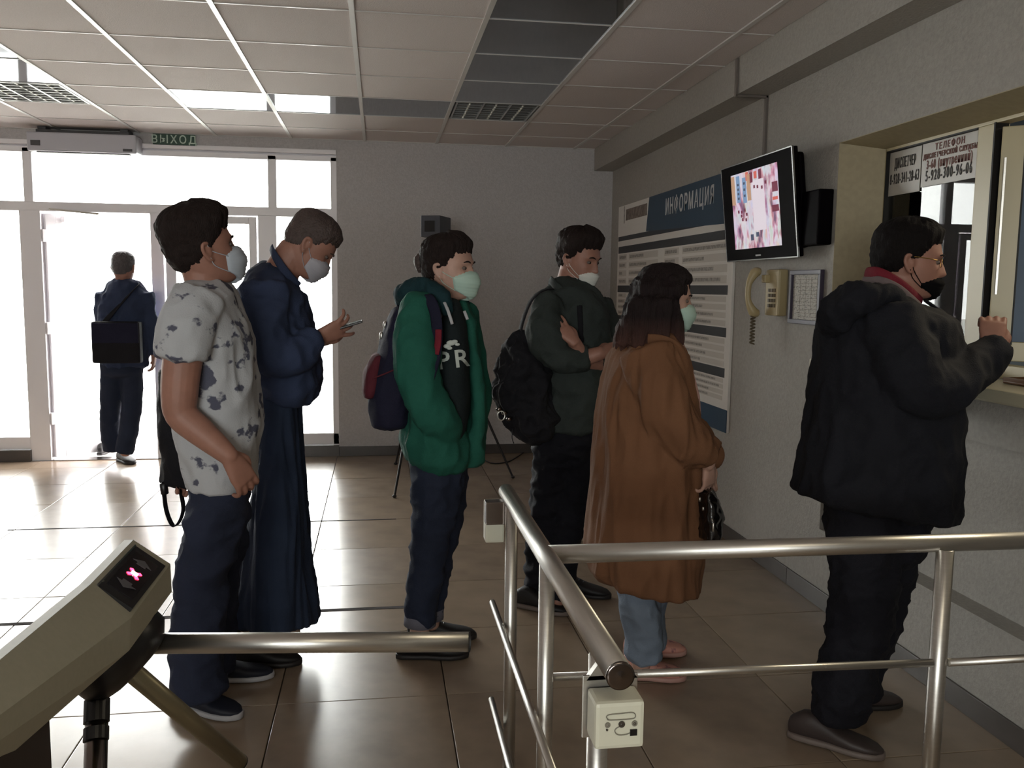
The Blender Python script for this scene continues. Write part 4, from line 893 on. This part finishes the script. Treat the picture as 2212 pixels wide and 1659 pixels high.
# ---- the student in green
Y = 3.37
pC = person('young man in a green hooded sweatshirt over a dark printed T-shirt, rolled jeans', (.25, Y, 0))
Hm = head_matrix(972, 583, Y, 1.0, -30, 4)
b = BM(); add_head(b, Hm)
tube(b, [Hm @ Vector((-.03, 0, -.05)), atY(958, 650, Y), atY(952, 690, Y)], [.058, .060, .08], 20, sub=3)
ring_loft(b, rings_at(Y, [(680, 905, 990, .13), (780, 900, 990, .13), (900, 900, 985, .12), (1000, 905, 985, .12)]))
limb_at(b, Y, [(905, 680, -.15, .05), (908, 840, -.19, .042), (958, 915, -.18, .03)])
w_ = atY(956, 912, Y-.18); add_hand(b, w_, atY(980, 935, Y-.10)-w_, (0, -1, 0), 1, .6, .7)
limb_at(b, Y, [(990, 680, .15, .05), (1010, 840, .15, .042), (1008, 900, .12, .03)])
w_ = atY(1010, 895, Y+.12); add_hand(b, w_, Vector((-.1, .1, -1)), (1, 0, 0), -1, .3, .8)
limb_at(b, Y, [(935, 1000, -.07, .07), (920, 1180, -.06, .055), (905, 1385, -.03, .036)]); limb_at(b, Y, [(960, 1000, .07, .07), (940, 1180, .08, .055), (930, 1350, .09, .036)])
finish_body(b, pC, 'skin_pale')
head_parts(pC, Hm, dict(front=.058, side=.024, nape=-.055, top=.022, sides=.009, quiff=.010, seed=3, rough=.004), M['hair_dark'], dict(puff=.020, top=-.010, half=66), M['mask_green'])
b = BM(); tube(b, [Hm @ Vector((-.085, -.01, .07)), Hm @ Vector((-.118, -.02, .045)), Hm @ Vector((-.118, -.02, .0))], [.016, .024, .010], 12, sub=4); obj('hair_tuft', b, M['hair_fair'], pC, True)
b = BM(); ring_loft(b, rings_at(Y, [(652, 945, 992, .10, -.02), (700, 940, 1004, .165, -.02), (770, 935, 1010, .185, -.01), (850, 935, 1012, .185, 0), (940, 930, 1005, .17, 0)])); tee = remesh('t_shirt', b, M['dark_tee'], pC, .009, 4, .003, (8, 8, 5), 7.)
b = BM()
ring_loft(b, rings_at(Y, [(640, 892, 940, .10, -.02), (665, 876, 946, .17, -.02), (720, 872, 948, .195, -.01), (800, 876, 950, .20, -.01), (850, 876, 965, .20, -.01), (900, 872, 992, .2, -.01), (950, 864, 1010, .195, -.01), (985, 878, 1014, .19, -.01), (1004, 900, 1012, .17, 0)]), dome=.15)
limb_at(b, Y, [(908, 662, -.13, .078), (902, 740, -.185, .082), (908, 830, -.2, .080), (935, 890, -.2, .074), (960, 922, -.18, .060), (975, 940, -.15, .045)])
limb_at(b, Y, [(995, 670, .12, .06), (1012, 760, .18, .065), (1025, 860, .2, .065), (1015, 930, .14, .055)])
ring_loft(b, rings_at(Y, [(652, 982, 1006, .07, .04), (690, 992, 1022, .12, .06), (770, 1000, 1034, .14, .07), (850, 1004, 1044, .15, .07), (920, 1000, 1050, .155, .07), (985, 985, 1042, .15, .06), (1000, 980, 1030, .14, .05)]), dome=.15)
hd = remesh('hooded_sweatshirt', b, M['green_hoodie'], pC, .008, 4, .006, (8, 8, 6), 8.)
b = BM(); limb_at(b, Y, [(868, 645, .06, .03), (880, 632, -.04, .038), (905, 622, -.09, .036), (935, 626, -.13, .032), (955, 645, -.15, .028), (966, 676, -.16, .020)]); limb_at(b, Y, [(868, 645, .06, .03), (900, 625, .10, .04), (960, 640, .12, .04), (1000, 660, .08, .025)])
remesh('hood', b, M['green_hoodie_lining'], pC, .007, 3, .006, (14, 14, 10), 9.)
for pts in (((960, 653, -.185), (968, 672, -.205), (977, 700, -.21)), ((1003, 672, -.12), (1010, 690, -.13))):
    ribbon('drawstring', [atY(x, y, Y+dy) for x, y, dy in pts], .006, .003, M['sole_white'], pC, (1, 0, 0))
def project_print(name, s, size, px, py, m, target, rot=0, sx=1., parent=None):
    me = text_mesh(s, size, 0, .0015, sx); bmm = BM(); bmm.from_mesh(me); bmesh.ops.triangulate(bmm, faces=bmm.faces); bmesh.ops.subdivide_edges(bmm, edges=bmm.edges, cuts=2); bpy.data.meshes.remove(me)
    tb_ = BVHTree.FromPolygons([v.co for v in target.data.vertices], [p.vertices for p in target.data.polygons])
    dr = sight(px, py).normalized(); r_ = rt*cos(rot)+up*sin(rot); u_ = -rt*sin(rot)+up*cos(rot); h0 = tb_.ray_cast(CP, dr)
    if h0[0] is None: bmm.free(); return
    for v in bmm.verts:
        p = h0[0]+r_*v.co.x+u_*v.co.y; h = tb_.ray_cast(p-dr*.4, dr); v.co = (h[0]+h[1]*.003) if h[0] is not None and (h[0]-p).length < .12 else p-dr*.01
    return obj(name, bmm, m, parent)
M['tee_print'] = mat('white_shirt_print', (188, 196, 190), .7); M['tee_print2'] = mat('dark_shirt_print', (20, 30, 44), .7)
project_print('shirt_print', 'PR', .090, 979, 778, M['tee_print'], tee, .12, 1., pC)
b = BM()
for x, y, r in ((966, 748, .012), (974, 741, .014), (982, 738, .010), (988, 744, .008), (971, 752, .009)): ball(b, atY(x, y, Y-.205), r, (1.2, .4, .7))
o = obj('shirt_print', b, M['tee_print'], pC, True)
b = BM()
limb_at(b, Y, [(938, 990, -.07, .09), (940, 1080, -.07, .088), (930, 1160, -.065, .074), (920, 1240, -.06, .066), (910, 1320, -.05, .060), (907, 1340, -.045, .058)], dome=.08)
limb_at(b, Y, [(962, 990, .06, .088), (962, 1080, .07, .082), (945, 1180, .08, .072), (932, 1260, .08, .064), (925, 1325, .08, .060)], dome=.08)
ring_loft(b, rings_at(Y, [(960, 892, 1004, .14), (1010, 893, 1003, .145), (1050, 899, 1000, .13)]))
remesh('jeans', b, M['jeans_blue'], pC, .008, 4, .006, (7, 7, 9), 10.)
for x, y, dy in ((908, 1337, -.045), (926, 1322, .08)):
    b = BM(); limb_at(b, Y, [(x, y-10, dy, .062), (x-1, y+12, dy, .064)], dome=.05); obj('rolled_cuff', b, M['denim_cuff'], pC, True)
add_shoe(pC, atZ(1010, 1419), -6, .29, M['sneaker_black'], M['sole_dark'], M['black']); add_shoe(pC, atZ(1027, 1378), -2, .29, M['sneaker_black'], M['sole_dark'], M['black'])
Yb = Y+.02
bk = empty('backpack', atY(840, 917, Yb), 'navy backpack with a maroon pocket on the back of the student in green', 'backpack')
b = BM(); ring_loft(b, rings_at(Yb, [(668, 848, 885, .10), (700, 834, 890, .135), (760, 818, 895, .15), (830, 802, 895, .155), (880, 796, 892, .155), (912, 802, 884, .14)]), dome=.2)
remesh('main_pocket', b, M['backpack_navy'], bk, .008, 4, .005, (7, 7, 5), 11.)
b = BM(); ring_loft(b, rings_at(Yb, [(768, 803, 835, .10), (800, 788, 830, .12), (840, 783, 820, .12), (852, 786, 815, .11)])); remesh('front_pocket', b, M['backpack_maroon'], bk, .008, 3, .003)
ribbon('trim_seam', [atY(x, y, Yb-.155) for x, y in ((804, 818), (830, 808), (858, 796))], .003, .002, M['backpack_maroon'], bk, (0, 0, 1))
ribbon('carry_loop', [atY(x, y, Yb) for x, y in ((862, 672), (858, 655), (868, 650), (876, 664))], .012, .003, M['backpack_navy'], bk, (0, 1, 0))
ribbon('shoulder_strap', [atY(x, y, Y+dy) for x, y, dy in ((870, 680, -.08), (890, 648, -.12), (918, 640, -.19), (938, 668, -.225), (944, 720, -.235), (938, 780, -.24), (915, 850, -.27))], .022, .006, M['backpack_navy'], bk, (1, -.5, 0))
ribbon('strap_patch', [atY(x, y, Y+dy) for x, y, dy in ((947, 712, -.245), (946, 740, -.248), (941, 765, -.25))], .013, .004, M['red_collar'], bk, (1, -.5, 0))
for x, y in ((824, 725), (832, 702)): b = BM(); ball(b, atY(x, y, Yb-.03), .012, (.7, .6, 1.3)); obj('buckle', b, M['steel'], bk, True)

# ---- the man with folded arms
Y = 3.86
pD = person('man in a dark olive jacket with folded arms, white mask below his nose', (.95, Y, 0))
Hm = head_matrix(1252, 562, Y, 1.0, -48, -10)
b = BM(); add_head(b, Hm)
tube(b, [Hm @ Vector((-.03, 0, -.05)), atY(1228, 622, Y), atY(1226, 660, Y)], [.058, .060, .085], 20, sub=3)
ring_loft(b, rings_at(Y, [(660, 1175, 1290, .13), (780, 1180, 1290, .13), (920, 1180, 1285, .12)]))
limb_at(b, Y, [(1180, 670, -.15, .05), (1205, 770, -.2, .045), (1262, 772, -.23, .036), (1300, 762, -.25, .030)])
w_ = atY(1300, 762, Y-.25); add_hand(b, w_, atY(1345, 748, Y-.22)-w_, (-.1, -.7, .7), 1, .35, .95)
limb_at(b, Y, [(1295, 680, .1, .05), (1310, 780, -.05, .045), (1265, 775, -.2, .034), (1238, 735, -.26, .028)])
w_ = atY(1240, 738, Y-.27); add_hand(b, w_, atY(1212, 706, Y-.25)-w_, (.2, -1, .3), -1, .3, .85, .8)
limb_at(b, Y, [(1195, 930, -.02, .06), (1175, 1130, 0, .042), (1152, 1290, .02, .036)]); limb_at(b, Y, [(1250, 930, 0, .06), (1225, 1130, -.04, .042), (1205, 1300, -.1, .036)])
finish_body(b, pD)
head_parts(pD, Hm, dict(front=.060, side=.026, nape=-.05, top=.030, sides=.010, quiff=.012, seed=4, rough=.006), M['hair_dark'], dict(puff=.014, top=-.038, half=60), M['mask_white'])
b = BM(); ring_loft(b, rings_at(Y, [(606, 1196, 1256, .09), (632, 1172, 1288, .15), (670, 1156, 1308, .18), (740, 1158, 1314, .185), (830, 1165, 1312, .18), (900, 1160, 1304, .175), (922, 1156, 1300, .17)]), dome=.15)
limb_at(b, Y, [(1185, 655, -.12, .078), (1178, 715, -.19, .078), (1200, 765, -.21, .074), (1240, 772, -.22, .062), (1270, 770, -.225, .054)], dome=.1)
limb_at(b, Y, [(1285, 660, .1, .075), (1310, 740, .05, .07), (1300, 790, -.08, .06), (1290, 790, -.12, .05)], dome=.2)
remesh('jacket', b, M['olive_jacket'], pD, .009, 4, .008, (8, 8, 7), 12.)
ribbon('jacket_collar', [atY(x, y, Y+dy) for x, y, dy in ((1188, 612, .06), (1190, 606, -.03), (1205, 622, -.10), (1235, 645, -.13), (1262, 640, -.10), (1275, 625, .0))], .02, .007, M['olive_jacket'], pD, (.2, -.2, 1))
ribbon('placket', [atY(x, y, Y-.19) for x, y in ((1252, 660), (1256, 740))], .012, .004, M['black_cloth'], pD, (1, 0, 0))
b = BM()
limb_at(b, Y, [(1195, 920, -.01, .095), (1192, 1020, 0, .085), (1178, 1120, 0, .075), (1164, 1220, .02, .062), (1157, 1275, .02, .058)], dome=.1)
limb_at(b, Y, [(1260, 920, .0, .09), (1250, 1020, -.02, .086), (1228, 1130, -.04, .074), (1214, 1230, -.08, .060), (1208, 1290, -.1, .056)], dome=.1)
limb_at(b, Y, [(1262, 920, .1, .08), (1262, 1060, .12, .06), (1245, 1160, .12, .062), (1238, 1235, .14, .042)], dome=.1) if False else None
ring_loft(b, rings_at(Y, [(890, 1162, 1300, .14), (945, 1160, 1298, .145), (985, 1164, 1285, .13)]))
remesh('trousers', b, M['trouser_black'], pD, .009, 4, .008, (8, 8, 12), 13.)
add_shoe(pD, atZ(1228, 1330), -36, .28, M['sneaker_black'], M['sole_grey'], M['black']); add_shoe(pD, atZ(1318, 1293), -26, .29, M['sneaker_black'], M['sole_dark'], M['grey_cloth'])
Yb = Y-.06
bk = empty('backpack', atY(1140, 940, Yb), 'bulky black backpack slung from one shoulder of the man with folded arms', 'backpack')
b = BM(); ring_loft(b, rings_at(Yb, [(722, 1112, 1140, .06), (745, 1096, 1160, .11), (790, 1078, 1180, .14), (850, 1068, 1196, .15), (900, 1086, 1204, .15), (930, 1108, 1195, .13), (942, 1130, 1180, .10)])); ring_loft(b, rings_at(Yb-.04, [(840, 1066, 1120, .09), (890, 1086, 1150, .10), (925, 1110, 1160, .09)]))
remesh('main_pocket', b, M['black_cloth'], bk, .009, 3, .012, (11, 11, 9), 14.)
ribbon('shoulder_strap', [atY(x, y, Y+dy) for x, y, dy in ((1120, 735, -.1), (1130, 690, -.12), (1148, 648, -.14), (1172, 628, -.14), (1198, 624, -.04))], .018, .004, M['black_cloth'], bk, (.3, -1, 0))
for x, y in ((1078, 884), (1090, 892), (1100, 905)): b = BM(); ball(b, atY(x, y, Yb-.12), .014, (1, .5, .7)); obj('side_buckle', b, M['steel_d'], bk, True)
b = BM(); pts = [atY(1083+8*cos(a/8*2*pi), 898+10*sin(a/8*2*pi), Yb-.14) for a in range(9)]; tube(b, pts, .0025, 6, sub=2); obj('key_ring', b, M['steel'], bk, True)
ribbon('loose_strap', [atY(x, y, Yb-.1) for x, y in ((1108, 925), (1106, 945), (1110, 958))], .004, .002, M['black_cloth'], bk, (0, 1, 0))

# ---- the woman in the camel coat
Y = 3.06
pE = person('woman in a long camel-brown coat with long dark hair and a pale mask', (1.05, Y, 0))
Hm = head_matrix(1438, 648, Y, .95, -12, -3)
b = BM(); add_head(b, Hm)
tube(b, [Hm @ Vector((-.03, 0, -.05)), atY(1422, 716, Y), atY(1415, 750, Y)], [.052, .052, .08], 20, sub=3)
ring_loft(b, rings_at(Y, [(750, 1360, 1460, .12), (900, 1350, 1460, .12), (1050, 1350, 1460, .13), (1150, 1355, 1450, .12)]))
limb_at(b, Y, [(1405, 780, -.13, .045), (1445, 910, -.19, .04), (1510, 975, -.21, .032), (1532, 1005, -.2, .024)])
w_ = atY(1530, 1003, Y-.19); add_hand(b, w_, Vector((.12, .1, -1)), (.5, -.8, 0), 1, .8, .85)
limb_at(b, Y, [(1420, 780, .13, .045), (1450, 910, .16, .04), (1515, 980, .0, .03), (1530, 1005, -.08, .024)])
w_ = atY(1528, 1005, Y-.06); add_hand(b, w_, Vector((0, -.4, -1)), (.8, .5, 0), -1, .8, .85)
limb_at(b, Y, [(1380, 1150, -.07, .07), (1378, 1300, -.07, .05), (1385, 1440, -.06, .034)]); limb_at(b, Y, [(1400, 1150, .07, .07), (1402, 1300, .08, .05), (1400, 1400, .09, .034)])
finish_body(b, pE, 'skin_pale')
head_parts(pE, Hm, dict(front=.066, side=.02, nape=-.09, top=.020, sides=.010, seed=5, rough=.003, fade=.01), M['hair_long'], dict(puff=.018, top=-.010, half=62), M['mask_green'])
b = BM(); ring_loft(b, [(Hm @ Vector((-.02, 0, .105)), Vector((.06, 0, 0)), Vector((0, .06, 0)), 2), (Hm @ Vector((-.022, 0, .085)), Vector((.085, 0, 0)), Vector((0, .088, 0)), 2), (Hm @ Vector((-.026, 0, .05)), Vector((.104, 0, 0)), Vector((0, .108, 0)), 2), (Hm @ Vector((-.028, 0, .015)), Vector((.100, 0, 0)), Vector((0, .110, 0)), 2)]+rings_at(Y, [(642, 1364, 1458, .108), (690, 1346, 1454, .108), (725, 1332, 1452, .112), (750, 1332, 1446, .11), (762, 1345, 1425, .09)]), dome=.3)
limb_at(b, Y, [(1452, 660, -.07, .018), (1458, 700, -.08, .022), (1462, 740, -.08, .018)])
for k in range(16):
    a = k/15; x0 = 1370+70*a; limb_at(b, Y, [(x0, 650, -.095+.02*sin(k*2), .014), (x0-16+12*a, 700, -.11, .016), (x0-30+26*a, 742+6*sin(k*3), -.11, .011)], n=8)
remesh('long_hair', b, M['hair_long'], pE, .0065, 2, .006, (26, 26, 3), 15.)
b = BM()
ring_loft(b, rings_at(Y, [(722, 1376, 1450, .10), (742, 1345, 1464, .16), (775, 1324, 1475, .195), (830, 1308, 1484, .21), (900, 1297, 1498, .215), (1000, 1287, 1508, .22), (1100, 1276, 1508, .225), (1180, 1268, 1504, .23, 0, 2.3, 1190), (1222, 1272, 1496, .23, 0, 2.6, 1252), (1238, 1286, 1493, .228, 0, 2.6, 1262)]), dome=.04)
limb_at(b, Y, [(1398, 765, -.13, .090), (1422, 840, -.19, .090), (1448, 905, -.21, .084), (1490, 960, -.21, .074), (1532, 984, -.195, .058)], dome=.1)
limb_at(b, Y, [(1415, 765, .13, .09), (1450, 880, .18, .085), (1505, 960, .05, .07), (1530, 985, -.06, .055)], dome=.1)
coat = remesh('coat', b, M['camel_coat'], pE, .008, 4, .007, (10, 10, 2.6), 16.)
ribbon('coat_collar', [atY(x, y, Y+dy) for x, y, dy in ((1400, 735, -.12), (1432, 738, -.14), (1456, 752, -.14), (1472, 790, -.13), (1484, 850, -.12))], .026, .008, M['camel_coat'], pE, (.6, -.6, .5))
M['pink_top'] = mat('pale_pink_top', (186, 150, 144), .8)
b = BM(); ring_loft(b, rings_at(Y, [(745, 1430, 1474, .06, -.04), (800, 1440, 1492, .08, -.04), (850, 1450, 1504, .09, -.03), (890, 1460, 1508, .08, -.02)])); obj('top', b, M['pink_top'], pE, True)
b = BM(); limb_at(b, Y, [(1380, 1180, -.06, .085), (1382, 1290, -.07, .075), (1388, 1370, -.06, .070), (1392, 1418, -.05, .064)], dome=.08); limb_at(b, Y, [(1396, 1180, .06, .08), (1398, 1290, .07, .07), (1404, 1390, .09, .062)], dome=.08)
remesh('jeans', b, M['denim_pale'], pE, .008, 4, .006, (8, 8, 8), 17.)
add_shoe(pE, atZ(1480, 1468), -12, .26, M['pink_shoe'], M['sole_pink'], M['sole_pink']); add_shoe(pE, atZ(1480, 1412), -2, .26, M['pink_shoe'], M['sole_pink'], M['sole_pink'])
Yb = Y-.17
hb = empty('handbag', atY(1528, 1160, Yb), 'small glossy black handbag hanging from the hand of the woman in camel', 'handbag')
b = BM(); ring_loft(b, rings_at(Yb, [(1062, 1512, 1536, .05), (1085, 1506, 1546, .065), (1115, 1504, 1554, .075), (1145, 1503, 1550, .075), (1158, 1506, 1546, .07)]), dome=.2); remesh('bag_body', b, M['leather'], hb, .006, 3, .006, (16, 16, 12), 18.)
ribbon('bag_handle', [atY(x, y, Yb) for x, y in ((1512, 1070), (1516, 1040), (1524, 1026), (1532, 1040), (1536, 1070))], .006, .003, M['leather'], hb, (0, 1, 0))
for x, y, hgt in ((1541, 1130, .030), (1512, 1075, .012), (1519, 1096, .010)): b = BM(); p = atY(x, y, Yb-.082); tube(b, [p, p-Vector((0, 0, hgt))], .004, 8); obj('metal_fitting', b, M['steel'], hb, True)

# ---- the man at the window
Y = 2.60
pF = person('man in a black hooded jacket with glasses and black mask, hand raised at the window', (1.62, Y, 0))
Hm = head_matrix(1966, 566, Y, 1.0, -27, -2)
b = BM(); add_head(b, Hm)
tube(b, [Hm @ Vector((-.03, 0, -.05)), atY(1935, 640, Y), atY(1925, 690, Y)], [.062, .064, .09], 20, sub=3)
ring_loft(b, rings_at(Y, [(680, 1850, 1980, .15), (850, 1840, 1990, .14), (1050, 1830, 1980, .14)]))
limb_at(b, Y, [(1930, 700, -.16, .05), (1985, 835, -.23, .046), (2080, 820, -.2, .038), (2140, 760, -.14, .028)])
w_ = atY(2142, 752, Y-.13); add_hand(b, w_, atY(2146, 690, Y-.10)-w_, (-.5, -.85, 0), -1, 1.05, .98, .2, .3)
limb_at(b, Y, [(1940, 700, .16, .05), (1990, 850, .22, .045), (2040, 820, .3, .03)])
w_ = atY(2040, 820, Y+.3); add_hand(b, w_, Vector((.5, .2, .3)), (0, 0, 1), 1, .5, .95)
limb_at(b, Y, [(1880, 1080, -.08, .08), (1860, 1320, -.1, .06), (1815, 1550, -.13, .04)]); limb_at(b, Y, [(1920, 1080, .08, .08), (1890, 1320, .08, .06), (1855, 1500, .09, .04)])
finish_body(b, pF)
head_parts(pF, Hm, dict(front=.058, side=.02, nape=-.058, top=.024, sides=.013, seed=6, rough=.004), M['hair_black'], dict(puff=.012, top=-.045, half=72), M['mask_black'])
M['gold'] = mat('gold_wire', (196, 160, 90), .25, metal=1.); M['lens'] = M['glass']
gls = None
for s in (1, -1):
    t = BM(); pts = [face_pt(radians(24)*s, .0, .016)+Vector((0, .021*cos(a)*1, .014*sin(a))) for a in [k/12*2*pi for k in range(13)]]
    tube(t, pts, .0012, 6, sub=1); t.transform(Hm); gls = obj('spectacle_rim', t, M['gold'], pF, True)
    t = BM(); tube(t, [face_pt(radians(44)*s, .006, .010), face_pt(radians(66)*s, .010, .008), Vector((-.01, s*.084, .014)), Vector((-.024, s*.084, .0))], .0014, 6, sub=4); t.transform(Hm); obj('temple_arm', t, M['gold'], gls, True)
b = BM()
ring_loft(b, rings_at(Y, [(625, 1862, 1965, .10, 0, 2.2, 662), (650, 1822, 2000, .17, 0, 2.2, 664), (690, 1796, 2034, .215), (760, 1778, 2042, .225), (880, 1768, 2046, .22), (970, 1754, 2044, .22, 0, 2.4, 985), (1050, 1738, 2034, .225, 0, 2.8, 1095), (1066, 1735, 2030, .225, 0, 2.8, 1112)]), dome=.03)
limb_at(b, Y, [(1925, 690, -.13, .098), (1955, 780, -.2, .096), (1998, 835, -.22, .086), (2060, 828, -.2, .072), (2115, 785, -.15, .060), (2150, 752, -.13, .052)], dome=.1)
limb_at(b, Y, [(1940, 690, .13, .095), (1985, 830, .2, .08), (2030, 830, .28, .06)], dome=.1)
remesh('jacket', b, M['black_jacket'], pF, .009, 4, .007, (7, 7, 6), 19.)
b = BM(); limb_at(b, Y, [(1806, 700, .0, .05), (1818, 672, -.08, .062), (1852, 648, -.13, .056), (1905, 642, -.14, .042), (1955, 665, -.13, .026)]); limb_at(b, Y, [(1806, 700, .0, .05), (1835, 655, .10, .06), (1900, 640, .12, .045), (1960, 665, .10, .026)])
remesh('hood', b, M['black_jacket'], pF, .009, 4, .006, (12, 12, 8), 20.)
ribbon('shirt_collar', [atY(x, y, Y+dy) for x, y, dy in ((1872, 592, .0), (1895, 592, -.07), (1930, 610, -.10), (1962, 634, -.09), (1985, 656, -.05))], .022, .008, M['red_collar'], pF, (.1, -.3, 1))
ribbon('collar_lining', [atY(x, y, Y+dy) for x, y, dy in ((1865, 608, .0), (1900, 608, -.09), (1940, 626, -.12), (1982, 662, -.09))], .016, .006, M['collar_lining'], pF, (.1, -.3, 1))
ribbon('collar_flap', [atY(x, y, Y-.08) for x, y in ((2000, 650), (2022, 666), (2042, 684))], .016, .005, M['black_jacket'], pF, (0, 1, .2))
b = BM()
limb_at(b, Y, [(1870, 1060, -.07, .115), (1868, 1200, -.08, .105), (1862, 1320, -.10, .096), (1840, 1420, -.12, .088), (1818, 1500, -.13, .088), (1812, 1545, -.13, .078)], dome=.1)
limb_at(b, Y, [(1920, 1060, .07, .11), (1912, 1200, .08, .100), (1895, 1310, .08, .088), (1862, 1420, .09, .076), (1852, 1495, .09, .07)], dome=.1)
ring_loft(b, rings_at(Y, [(1020, 1800, 1985, .16), (1130, 1798, 1982, .165), (1180, 1802, 1980, .15)]))
remesh('trousers', b, M['trouser_black'], pF, .009, 4, .008, (8, 8, 10), 21.)
add_shoe(pF, atZ(1908, 1640), -38, .30, M['taupe_shoe'], M['sole_grey'], None); add_shoe(pF, atZ(1944, 1522), 0, .30, M['taupe_shoe'], M['sole_dark'], None)

# ---- the man walking out
Y = 7.34
pG = person('man in dark jacket and blue jeans walking out through the open door, from behind', (-2.12, Y, 0))
Hm = head_matrix(267, 579, Y, 1.0, 82, -4)
b = BM(); add_head(b, Hm)
tube(b, [Hm @ Vector((-.03, 0, -.05)), atY(267, 612, Y), atY(268, 625, Y)], [.056, .058, .08], 16, sub=3)
ring_loft(b, rings_at(Y, [(625, 235, 302, .10), (700, 232, 305, .11), (785, 235, 300, .1)]))
limb_at(b, Y, [(310, 642, 0, .036), (327, 710, .0, .034), (332, 765, .02, .028)]); w_ = atY(332, 765, Y+.02); add_hand(b, w_, Vector((-.05, .1, -1)), (1, 0, 0), 1, .4)
limb_at(b, Y, [(228, 642, .02, .036), (219, 700, .06, .034), (225, 745, .14, .028)]); w_ = atY(225, 745, Y+.14); add_hand(b, w_, Vector((.4, .5, -.6)), (-1, 0, 0), -1, .5)
limb_at(b, Y, [(243, 790, 0, .06), (240, 880, .04, .042), (244, 965, .1, .038)]); limb_at(b, Y, [(282, 790, 0, .06), (284, 880, 0, .042), (270, 980, -.06, .038)])
finish_body(b, pG)
head_parts(pG, Hm, dict(front=.06, side=.03, nape=-.06, top=.012, sides=.006, seed=7, rough=.002), M['hair_grey'])
b = BM(); ring_loft(b, rings_at(Y, [(602, 252, 284, .07), (614, 232, 306, .10), (636, 216, 322, .13), (700, 214, 322, .135), (760, 216, 322, .135), (790, 222, 318, .13)]), dome=.15)
limb_at(b, Y, [(312, 634, 0, .065), (325, 700, 0, .062), (330, 745, .02, .055), (333, 766, .02, .045)], dome=.1); limb_at(b, Y, [(226, 634, .02, .065), (220, 700, .06, .060), (226, 745, .14, .05)], dome=.1)
remesh('jacket', b, M['navy_jacket'], pG, .011, 4, .007, (8, 8, 6), 22.)
b = BM(); limb_at(b, Y, [(243, 785, 0, .092), (240, 860, .03, .082), (238, 920, .07, .075), (243, 972, .10, .072)], dome=.1); limb_at(b, Y, [(284, 785, 0, .092), (285, 860, -.01, .080), (280, 920, -.04, .072), (268, 978, -.07, .070)], dome=.1)
ring_loft(b, rings_at(Y, [(775, 222, 306, .12), (805, 220, 308, .12)])); remesh('jeans', b, M['jeans_blue'], pG, .010, 4, .003, (7, 7, 9), 23.)
add_shoe(pG, atZ(243, 972), 84, .28, M['sneaker_black'], M['sole_dark'], None); add_shoe(pG, atZ(288, 1004), -50, .27, M['sneaker_black'], M['sole_dark'], None)
Yb = Y-.17
sg = empty('shoulder_bag', atY(255, 785, Yb), 'dark shoulder bag across the back of the man walking out', 'bag')
b = BM(); p0, p1 = atY(199, 694, Yb), atY(308, 784, Yb); box(b, p0.x, p1.x, Yb-.05, Yb+.04, p1.z, p0.z, bev=.02); obj('bag_body', b, M['black_cloth'], sg)
b = BM(); box(b, p0.x+.01, p1.x-.01, Yb-.06, Yb-.045, p1.z+.16, p0.z-.01, bev=.006); obj('flap', b, M['backpack_navy'], sg)
ribbon('shoulder_strap', [atY(x, y, Y+dy) for x, y, dy in ((222, 700, -.15), (250, 668, -.145), (285, 630, -.12), (300, 614, -.03))], .02, .004, M['black_cloth'], sg, (1, 0, 1))
